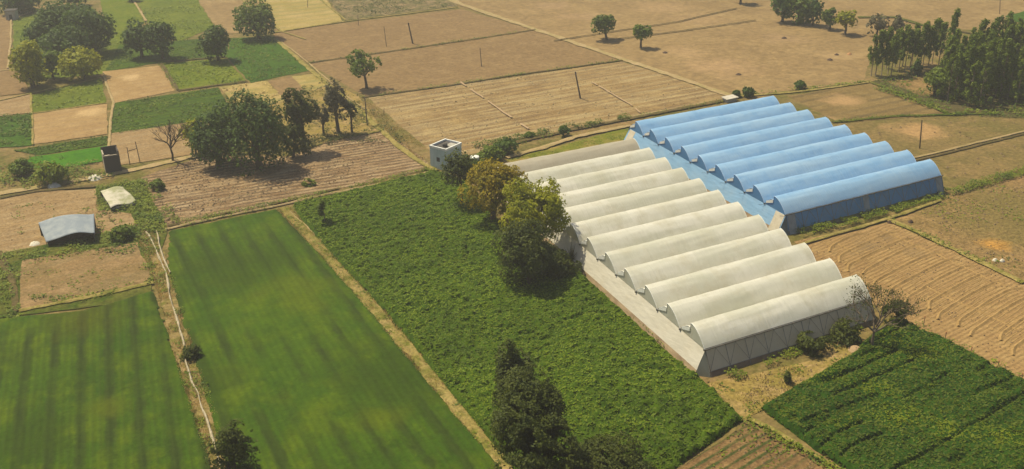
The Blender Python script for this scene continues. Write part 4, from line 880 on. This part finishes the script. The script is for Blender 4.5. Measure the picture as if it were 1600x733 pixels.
# ---------------------------------------------------------------- small buildings
# pale pump house
m_pump=plain('pale_blue_plaster',(.46,.54,.54),(.36,.44,.43),1.2,.85,.1,stretch=(1,1,.3)); m_par=plain('white_parapet',(.72,.72,.68),(.55,.54,.48),2,.8,.1)
m_dark=plain('near_black',(.06,.055,.05),(.10,.09,.08),1,.9,.1); m_conc=plain('concrete',(.38,.36,.31),(.27,.25,.2),1,.9,.2)  # near-black mottled tone for roof deck, tank, openings and shed walls
pa,pb,pc=g(682,262),g(698,268),g(722,257)
ux=pb-pa; ux/=np.linalg.norm(ux); uy=pc-pb
ph=empty('pump_house',tuple(pb),0); tag(ph,'pale blue flat-roofed pump house with white parapet beside the stubble field','building')
ang_p=math.atan2((pc-pb)[1],(pc-pb)[0]); ph.rotation_euler=(0,0,ang_p); W=float(np.linalg.norm(pc-pb)); D=5.2; hp=5.2
MB().box((0,0,0),(W,D,hp)).build('wall',m_pump,ph)
mb=MB(); t=.28
mb.box((-.08,-.08,hp),(W+.08,t,hp+.55)).box((-.08,D-t,hp),(W+.08,D+.08,hp+.55)).box((-.08,t,hp),(t,D-t,hp+.55)).box((W-t,t,hp),(W+.08,D-t,hp+.55)).build('parapet',m_par,ph)
MB().box((t,t,hp),(W-t,D-t,hp+.06)).build('roof_deck',m_dark,ph)
MB().box((W*.45,t+.2,hp+.07),(W-t-.3,D*.55,hp+.16)).build('roof_slab',m_conc,ph)
MB().tube([(W*.42,D*.45,hp+.07),(W*.42,D*.45,hp+.75)],.62,16).tube([(W*.42,D*.45,hp+.75),(W*.42,D*.45,hp+.95)],[.62,.3],16).build('water_tank',m_dark,ph)
MB().box((W*.6,-.03,0),(W*.6+1.1,-.003,2.1)).build('door',plain('old_door',(.13,.14,.13),(.1,.09,.08),2,.8,.1),ph)
MB().box((-.03,D*.4,2.0),(-.003,D*.4+1.0,3.1)).build('window',m_dark,ph)
# round white tank beside it
tk=g(722,268); tr=empty('water_tank',(tk[0]+3.2,tk[1]-.6,0)); tag(tr,'small white round tank standing between pump house and bushes','tank')
MB().tube([(0,0,0),(0,0,3.3)],1.05,20).build('tank_body',m_par,tr); MB().tube([(0,0,3.3),(0,0,3.5),(0,0,3.75)],[1.15,1.1,.3],20).build('lid',m_white,tr)
# white slab roofed box behind blue greenhouse
sb=g(1140,158); wb=empty('valve_shed',tuple(sb),.05); tag(wb,'tiny low shed with pale slab roof at the end of the farm track','shed')
MB().box((-1.9,-1.0,0),(1.9,1.0,1.0)).build('wall',m_conc,wb); MB().slab([(-2.3,-1.3,1.0),(2.3,-1.3,1.02),(2.2,1.3,1.25),(-2.2,1.3,1.2)],.14).build('roof',plain('slab_roof',(.52,.48,.40),(.40,.36,.28),1,.9,.2),wb)
# dark roofless brick hut
m_brick=plain('dark_brick',(.075,.060,.05),(.045,.038,.034),2.5,.95,.5,stretch=(1,1,3)); m_brick2=plain('brick_top',(.40,.34,.25),(.28,.22,.15),2,.9,.3)
ha,hb=g(166,272),g(191,268); hh=empty('brick_hut',tuple(ha),math.atan2(hb[1]-ha[1],hb[0]-ha[0])); tag(hh,'dark windowless brick hut with open top beside the pale track','hut')
W=float(np.linalg.norm(hb-ha)); D=4.4; hz=5.6; t=.3
MB().box((0,0,0),(W,t,hz-1.2)).build('front_wall',m_brick,hh); MB().box((0,D-t,0),(W,D,hz)).build('back_wall',m_brick,hh)
mb=MB().box((W-t,t,0),(W,D-t,hz-.3)); mb.build('side_wall',m_brick,hh); MB().box((0,t,0),(t,D-t,hz-.6)).build('side_wall',m_brick2,hh)
MB().box((-.05,-.05,hz-1.2),(W*.42,.5,hz-.95)).box((W*.42,.02,hz-1.2),(W*.85,.3,hz-1.02)).build('lintel',m_brick2,hh)
MB().box((t,t,2.6),(W-t,D-t,2.75)).build('floor_slab',m_dark,hh)
# heap beside it
def heap(bx,by,r,h,m,label,name='earth_heap',cat='heap',seed=0,sx=1.0,group=None):
    b=g(bx,by); rs=np.random.default_rng(seed+50); V=[];F=[];n=18;rg=7
    for i in range(rg):
        f=i/(rg-1)
        for k in range(n):
            a=2*math.pi*k/n; q=1+.25*(vn(np.array(math.cos(a)*2+seed),np.array(math.sin(a)*2+5.))-.5)*2; rr=r*(1-f)*q+.001
            V.append((math.cos(a)*rr*sx,math.sin(a)*rr,h*(1-(1-f)**2)*(.85+.3*rs.random())-.02*(i==0)))
    for i in range(rg-1):
        for k in range(n): F.append((i*n+k,i*n+(k+1)%n,(i+1)*n+(k+1)%n,(i+1)*n+k))
    o=mesh_obj(name,V,F,m,None,True); o.location=tuple(b); tag(o,label,cat,group); return o
m_clod=plain('dark_clod',(.09,.055,.035),(.05,.03,.02),2,.95,.4); m_pale=plain('pale_sacking',(.62,.58,.48),(.45,.40,.3),2,.9,.3); m_orange=plain('orange_soil',(.42,.22,.10),(.3,.16,.08),2,.95,.4)
heap(147,279,1.7,.9,m_pale,'pale heap of sacks left of the dark brick hut','sack_heap','heap',1)
heap(84,291,1.6,.9,m_pale,'white sack heap beside the pale green thicket','sack_heap','heap',2)
heap(55,382,1.3,.6,m_pale,'scattered pale rubble left of the curved tin shed','rubble_heap','heap',3)
for i,(x,y,r,mm,l) in enumerate([(1039,83,.9,m_clod,'dark soil clod nearest the pair of round trees'),(1154,117,.9,m_clod,'dark soil clod in front of the blue greenhouse plain'),(1297,94,1.0,m_clod,'left dark clod of the three below the top right tree row'),(1307,86,.9,m_clod,'middle dark clod of the three below the top right tree row'),(1327,85,1.0,m_orange,'orange clod of the three below the top right tree row'),(1225,60,1.0,m_clod,'dark clod on the plain below the leftmost top right tree')]):
    heap(x,y,r,r*.6,mm,l,'soil_clod','clod',10+i,group='clods on the bare plain')
heap(1300,520,2.6,.8,m_skirt,'pale soil heap under the half bare tree','earth_heap','heap',30)
heap(1338,548,1.6,.7,plain('dry_leaf_heap',(.36,.25,.14),(.26,.17,.09),3,.95,.5),'dry leaf heap at the foot of the half bare tree','leaf_heap','heap',31)
def clods(px,dens,r0,m,label):
    P=G(px); A=np.array(P); a0=A.min(0); a1=A.max(0); n=int((a1-a0).prod()*dens); x=rng.uniform(a0[0],a1[0],n); y=rng.uniform(a0[1],a1[1],n)
    k=inside(P,x,y)&(fbm(x*.12,y*.12)>rng.uniform(.3,.62,n)); x=x[k];y=y[k];V=[];F=[]
    for a,b in zip(x,y):
        r=r0*rng.uniform(.4,1.4)**1.5; k=len(V); hh=r*rng.uniform(.4,.8); q=rng.uniform(0,6.28)
        for j in range(5): w_=r*rng.uniform(.7,1.2); V.append((a+w_*math.cos(q+j*1.2566),b+w_*math.sin(q+j*1.2566),.1))
        V.append((a+rng.normal(0,.2)*r,b+rng.normal(0,.2)*r,.16+hh))
        F+=[(k+j,k+(j+1)%5,k+5) for j in range(5)]
    o=mesh_obj('clods',V,F,m,None); tag(o,label,'clods',kind='stuff')
m_cl=plain('field_clod',(.22,.15,.08),(.14,.095,.05),.6,.95,.3); m_cl2=plain('straw_clump',(.40,.30,.15),(.28,.20,.10),.6,.95,.3)
clods([(225,282),(330,243),(450,245),(590,205),(678,258),(264,350)],.55,.20,m_cl,'brown clods on the field below the dark tree clump')
clods([(225,282),(330,243),(450,245),(590,205),(678,258),(264,350)],.35,.18,m_cl2,'straw clumps on the field below the dark tree clump')
clods([(1392,347),(1475,314),(1600,275),(1660,262),(1660,470),(1600,440)],.5,.22,m_cl,'brown clods on the rough earth at the right edge')
clods([(1240,378),(1390,350),(1600,446),(1700,490),(1700,640),(1600,588),(1410,500),(1350,470)],.5,.14,m_cl,'small clods on the curved furrow field')
clods([(1060,735),(1165,665),(1320,742),(1320,800),(980,800)],.8,.16,m_cl,'clods on the seedbed at the bottom edge')
clods([(1108,602),(1280,562),(1330,525),(1355,540),(1185,640)],1.2,.14,m_cl,'bits of litter on the dry straw patch')
clods([(575,155),(972,98),(1130,152),(985,184),(690,248)],.16,.26,m_cl2,'straw clumps on the striped stubble field')
clods([(0,318),(60,302),(150,298),(205,332),(150,388),(0,396)],.25,.2,m_cl,'clods in the bare yard')
clods([(1315,194),(1485,184),(1640,178),(1640,258),(1470,298)],.12,.25,m_cl,'clods on the olive brown plot')
for i,(x,y,r,mm,l) in enumerate([(1555,408,.55,m_pale,'left one of two white stones by the orange soil patch'),(1566,409,.55,m_pale,'right one of two white stones by the orange soil patch'),(1390,349,.6,m_clod,'dark stump left of its pair at the corner of the furrowed field'),(1399,351,.45,m_clod,'small dark stump right of its pair at the corner of the furrowed field'),(1423,348,.6,m_clod,'dark stump on the rough earth below the blue greenhouse')]):
    heap(x,y,r,r*1.1,mm,l,'stone' if mm is m_pale else 'tree_stump','stone' if mm is m_pale else 'stump',60+i)
# black wooden frame in the tan plot
m_wood=plain('black_wood',(.05,.04,.03),(.03,.025,.02),3,.9,.2)
f1,f2=g(203,257),g(219,254); fr=empty('wooden_frame',tuple(f1),math.atan2(f2[1]-f1[1],f2[0]-f1[0])); tag(fr,'black wooden goal-like frame standing in the tan plot','frame'); Lf=float(np.linalg.norm(f2-f1))
MB().tube([(0,0,0),(0,0,4.6)],.1,6).build('frame_post',m_wood,fr); MB().tube([(Lf,0,0),(Lf-.3,0,5.6)],.1,6).build('frame_post',m_wood,fr); MB().tube([(0,0,3.5),(Lf-.2,0,3.8)],.09,6).build('crossbar',m_wood,fr)
# far left hut
q=g(20,30); fh=empty('far_hut',tuple(q),-.4); tag(fh,'small grey hut with dark doorway at the top left corner','hut')
MB().box((-1.9,-1.7,0),(1.9,1.7,3.6)).build('wall',m_conc,fh); MB().box((-2.2,-2,3.6),(2.2,2,3.85)).build('roof',m_dark,fh); MB().box((-.6,-1.73,0),(.6,-1.703,2.2)).build('door',m_dark,fh)
q=g(24,22); fh=empty('far_hut',(q[0]+1,q[1]+5,0),-.4); tag(fh,'brownish hut behind the grey one at the top left corner','hut')
MB().box((-2.2,-1.8,0),(2.2,1.8,4.4)).build('wall',m_brick2,fh); MB().box((-2.5,-2.1,4.4),(2.5,2.1,4.6)).build('roof',m_conc,fh)

# curved tin shed and tarpaulin shelter: corrugated / draped sheets on posts
def sheet_shed(name,label,cat,corners,heights,wave,m_top,m_post,nu=30,nv=14,mwall=None,corr=0):
    """corners: plan points (near-left, near-right, far-right, far-left)"""
    P=[g(*c,h_) for c,h_ in zip(corners,heights)]; base=np.mean(P,0); base[2]=0; root=empty(name,tuple(base)); tag(root,label,cat); V=[];F=[]
    for i in range(nu+1):
        for j in range(nv+1):
            u,v=i/nu,j/nv; p=(P[0]*(1-u)+P[1]*u)*(1-v)+(P[3]*(1-u)+P[2]*u)*v-base; z=p[2]+wave(u,v)+(corr*math.sin(u*nu*math.pi) if corr else 0); V.append((p[0],p[1],z))
    nV=len(V); V+=[(x,y,z-.05) for x,y,z in V]; idx=lambda i,j:i*(nv+1)+j
    for i in range(nu):
        for j in range(nv): a=(idx(i,j),idx(i+1,j),idx(i+1,j+1),idx(i,j+1)); F.append(a); F.append(tuple(k+nV for k in reversed(a)))
    for i in range(nu): F+=[(idx(i,0),idx(i,0)+nV,idx(i+1,0)+nV,idx(i+1,0)),(idx(i,nv),idx(i+1,nv),idx(i+1,nv)+nV,idx(i,nv)+nV)]
    for j in range(nv): F+=[(idx(0,j),idx(0,j+1),idx(0,j+1)+nV,idx(0,j)+nV),(idx(nu,j),idx(nu,j)+nV,idx(nu,j+1)+nV,idx(nu,j+1))]
    mesh_obj('roof',V,F,m_top,root,True)
    for u,v in ((.03,.05),(.97,.05),(.97,.95),(.03,.95),(.5,.05),(.5,.95)):
        i,j=int(u*nu),int(v*nv); x,y,z=V[idx(i,j)]; MB().tube([(x,y,0),(x,y,z-.04)],.07,6).build('post',m_post,root)
    if mwall:
        for v0,nm in ((.93,'back_wall'),):
            W_=[];Fw=[]
            for i in range(nu+1): x,y,z=V[idx(i,int(v0*nv))]; W_+=[(x,y,0),(x,y,z-.08)]
            for i in range(nu): Fw.append((2*i,2*i+2,2*i+3,2*i+1))
            mesh_obj(nm,W_,Fw,mwall,root)
        for i0 in (1,nu-1):
            W_=[];Fw=[]
            for j in range(int(.93*nv)+1): x,y,z=V[idx(i0,j)]; W_+=[(x,y,0),(x,y,z-.08)]
            for j in range(len(W_)//2-1): Fw.append((2*j,2*j+2,2*j+3,2*j+1))
            mesh_obj('end_wall',W_,Fw,mwall,root)
    return root
m_tin=plain('weathered_tin',(.20,.235,.27),(.30,.33,.34),.5,.75,.15,.0); m_tarp=plain('pale_tarpaulin',(.50,.46,.36),(.27,.27,.14),.35,.8,.3,th=(.45,.62))
sheet_shed('tin_shed','grey tin shed with wavy curved roof and dark open front','shed',[(72,378),(148,364),(147,334),(60,348)],[1.3,2.3,3.2,3.0],
    lambda u,v:.95*math.sin(min(1,u*1.1)*math.pi)*.8-.25*math.sin(u*2*math.pi)*(1-v),m_tin,m_wood,mwall=m_dark,corr=.03)
sheet_shed('tarpaulin_shelter','low shelter under a sagging cream tarpaulin beside green weeds','shelter',[(173,325),(213,314),(192,292),(157,299)],[1.2,1.0,1.9,1.8],
    lambda u,v:.5*math.sin(u*math.pi)*v+.25*math.sin(u*7+v*3)*(.4+.6*(1-v))+.1*math.sin(v*9+u*4),m_tarp,m_wood,mwall=m_dark)
MB_=MB(); a,b_=g(176,329),g(214,320)
rl=MB().tube([tuple(a*(1-f)+b_*f+np.array([0,0,.35+.25*math.sin(f*3.1)])) for f in np.linspace(0,1,8)],[.1,.3,.34,.3,.33,.3,.28,.1],8)
V=np.array([tuple(v) for v in rl.V])-np.array([a[0],a[1],0]); o=mesh_obj('rolled_tarpaulin',V,rl.F,m_pale,None,True); o.location=(a[0],a[1],0); tag(o,'rolled pale tarpaulin lying in front of the sagging cream shelter','tarpaulin')

# ---------------------------------------------------------------- poles
m_pole=plain('dark_pole',(.075,.055,.045),(.045,.035,.03),3,.9,.2); m_polet=plain('grey_pole',(.17,.14,.11),(.11,.09,.07),3,.8,.1)
def pole(bx,by,topx,topy,r,m,label,bar=0.0,kind='utility_pole'):
    b=g(bx,by); D=np.linalg.norm(b-[0,0,H]); s=F_PX/D; dep=math.asin(H/D); h=(by-topy)/s/math.cos(dep)*.97
    # sideways lean that is left after the vertical's own direction in the photo
    q=Rm@(b+np.array([0,0,h])-[0,0,H]); vx=q[0]/q[2]*F_PX+800; lean=(topx-vx)/s
    root=empty(kind,(b[0],b[1],0)); tag(root,label,'pole',None); top=(rt[0]*lean,rt[1]*lean,h)
    MB().tube([(0,0,-.1),top],[r,r*.75],8).build('shaft',m,root)
    if bar:
        zz=.93; c=np.array(top)*zz; d=np.array([math.cos(.5),math.sin(.5),0])*bar
        MB().tube([tuple(c-d),tuple(c+d)],.05,5).build('crossarm',m,root)
        for s_ in (-1,0,1): MB().tube([tuple(c+d*s_*.85),tuple(c+d*s_*.85+[0,0,.25])],[.06,.04],6).build('insulator',m_conc,root)
pole(645,68,638,36,.28,m_pole,'thickest dark leaning pole on the upper brown field',.5)
pole(604,73,600,42,.12,m_polet,'thin grey pole left of the thickest dark one')
pole(752.5,104,750,75,.15,m_polet,'thin grey pole alone on the middle brown field')
pole(907,154,899,112,.26,m_pole,'dark leaning pole on the straw striped stubble field',.5)
pole(1437,232,1441,190,.17,m_pole,'thin black pole right of the blue greenhouse')
pole(574,196,570,153,.18,m_polet,'grey pole with short crossarm by the diagonal bund',1.0)
pole(560,40,559,24,.12,m_polet,'short far pole at the edge of the mottled plot')
pole(481,12,480,-12,.12,m_polet,'far pole at the top edge on the striped plot')
pole(1562,22,1564,-10,.14,m_polet,'far pole at the top edge beside the green corner plot')
pole(600,180,600,168,.08,m_polet,'short marker stake on the stubble field beside the diagonal bund')
m_stake=plain('orange_stake',(.45,.16,.06),(.3,.12,.05),3,.8,.1); m_stk=plain('wooden_stake',(.22,.15,.09),(.14,.1,.06),3,.9,.1)
sx=[(1443,508),(1476,533),(1516,556),(1558,578),(1595,598)]
for i,(x,y) in enumerate(sx):
    b=g(x,y); root=empty('fence_stake',(b[0],b[1],0)); tag(root,f'{ords[i]} short stake from the bare tree along the tan edge of the furrowed field','stake','stakes beside the furrowed field')
    MB().tube([(0,0,-.05),(.05,.02,1.5)],.06,6).build('stake_shaft',m_stk,root); MB().tube([(.048,.02,1.4),(.055,.022,1.75)],.09,6).build('stake_cap',m_stake,root)

# ---------------------------------------------------------------- haze
m=bpy.data.materials.new('haze'); m.use_nodes=True; t=m.node_tree; t.nodes.clear(); out=t.nodes.new('ShaderNodeOutputMaterial'); pv=t.nodes.new('ShaderNodeVolumePrincipled')
pv.inputs['Color'].default_value=(.95,.93,.88,1); pv.inputs['Density'].default_value=0.00038; pv.inputs['Anisotropy'].default_value=.3; t.links.new(pv.outputs[0],out.inputs['Volume'])
hz=MB().box((-2100,-2100,-1),(2100,2100,96)).build('haze',m); tag(hz,'thin pale haze over the whole plain','haze',kind='stuff')
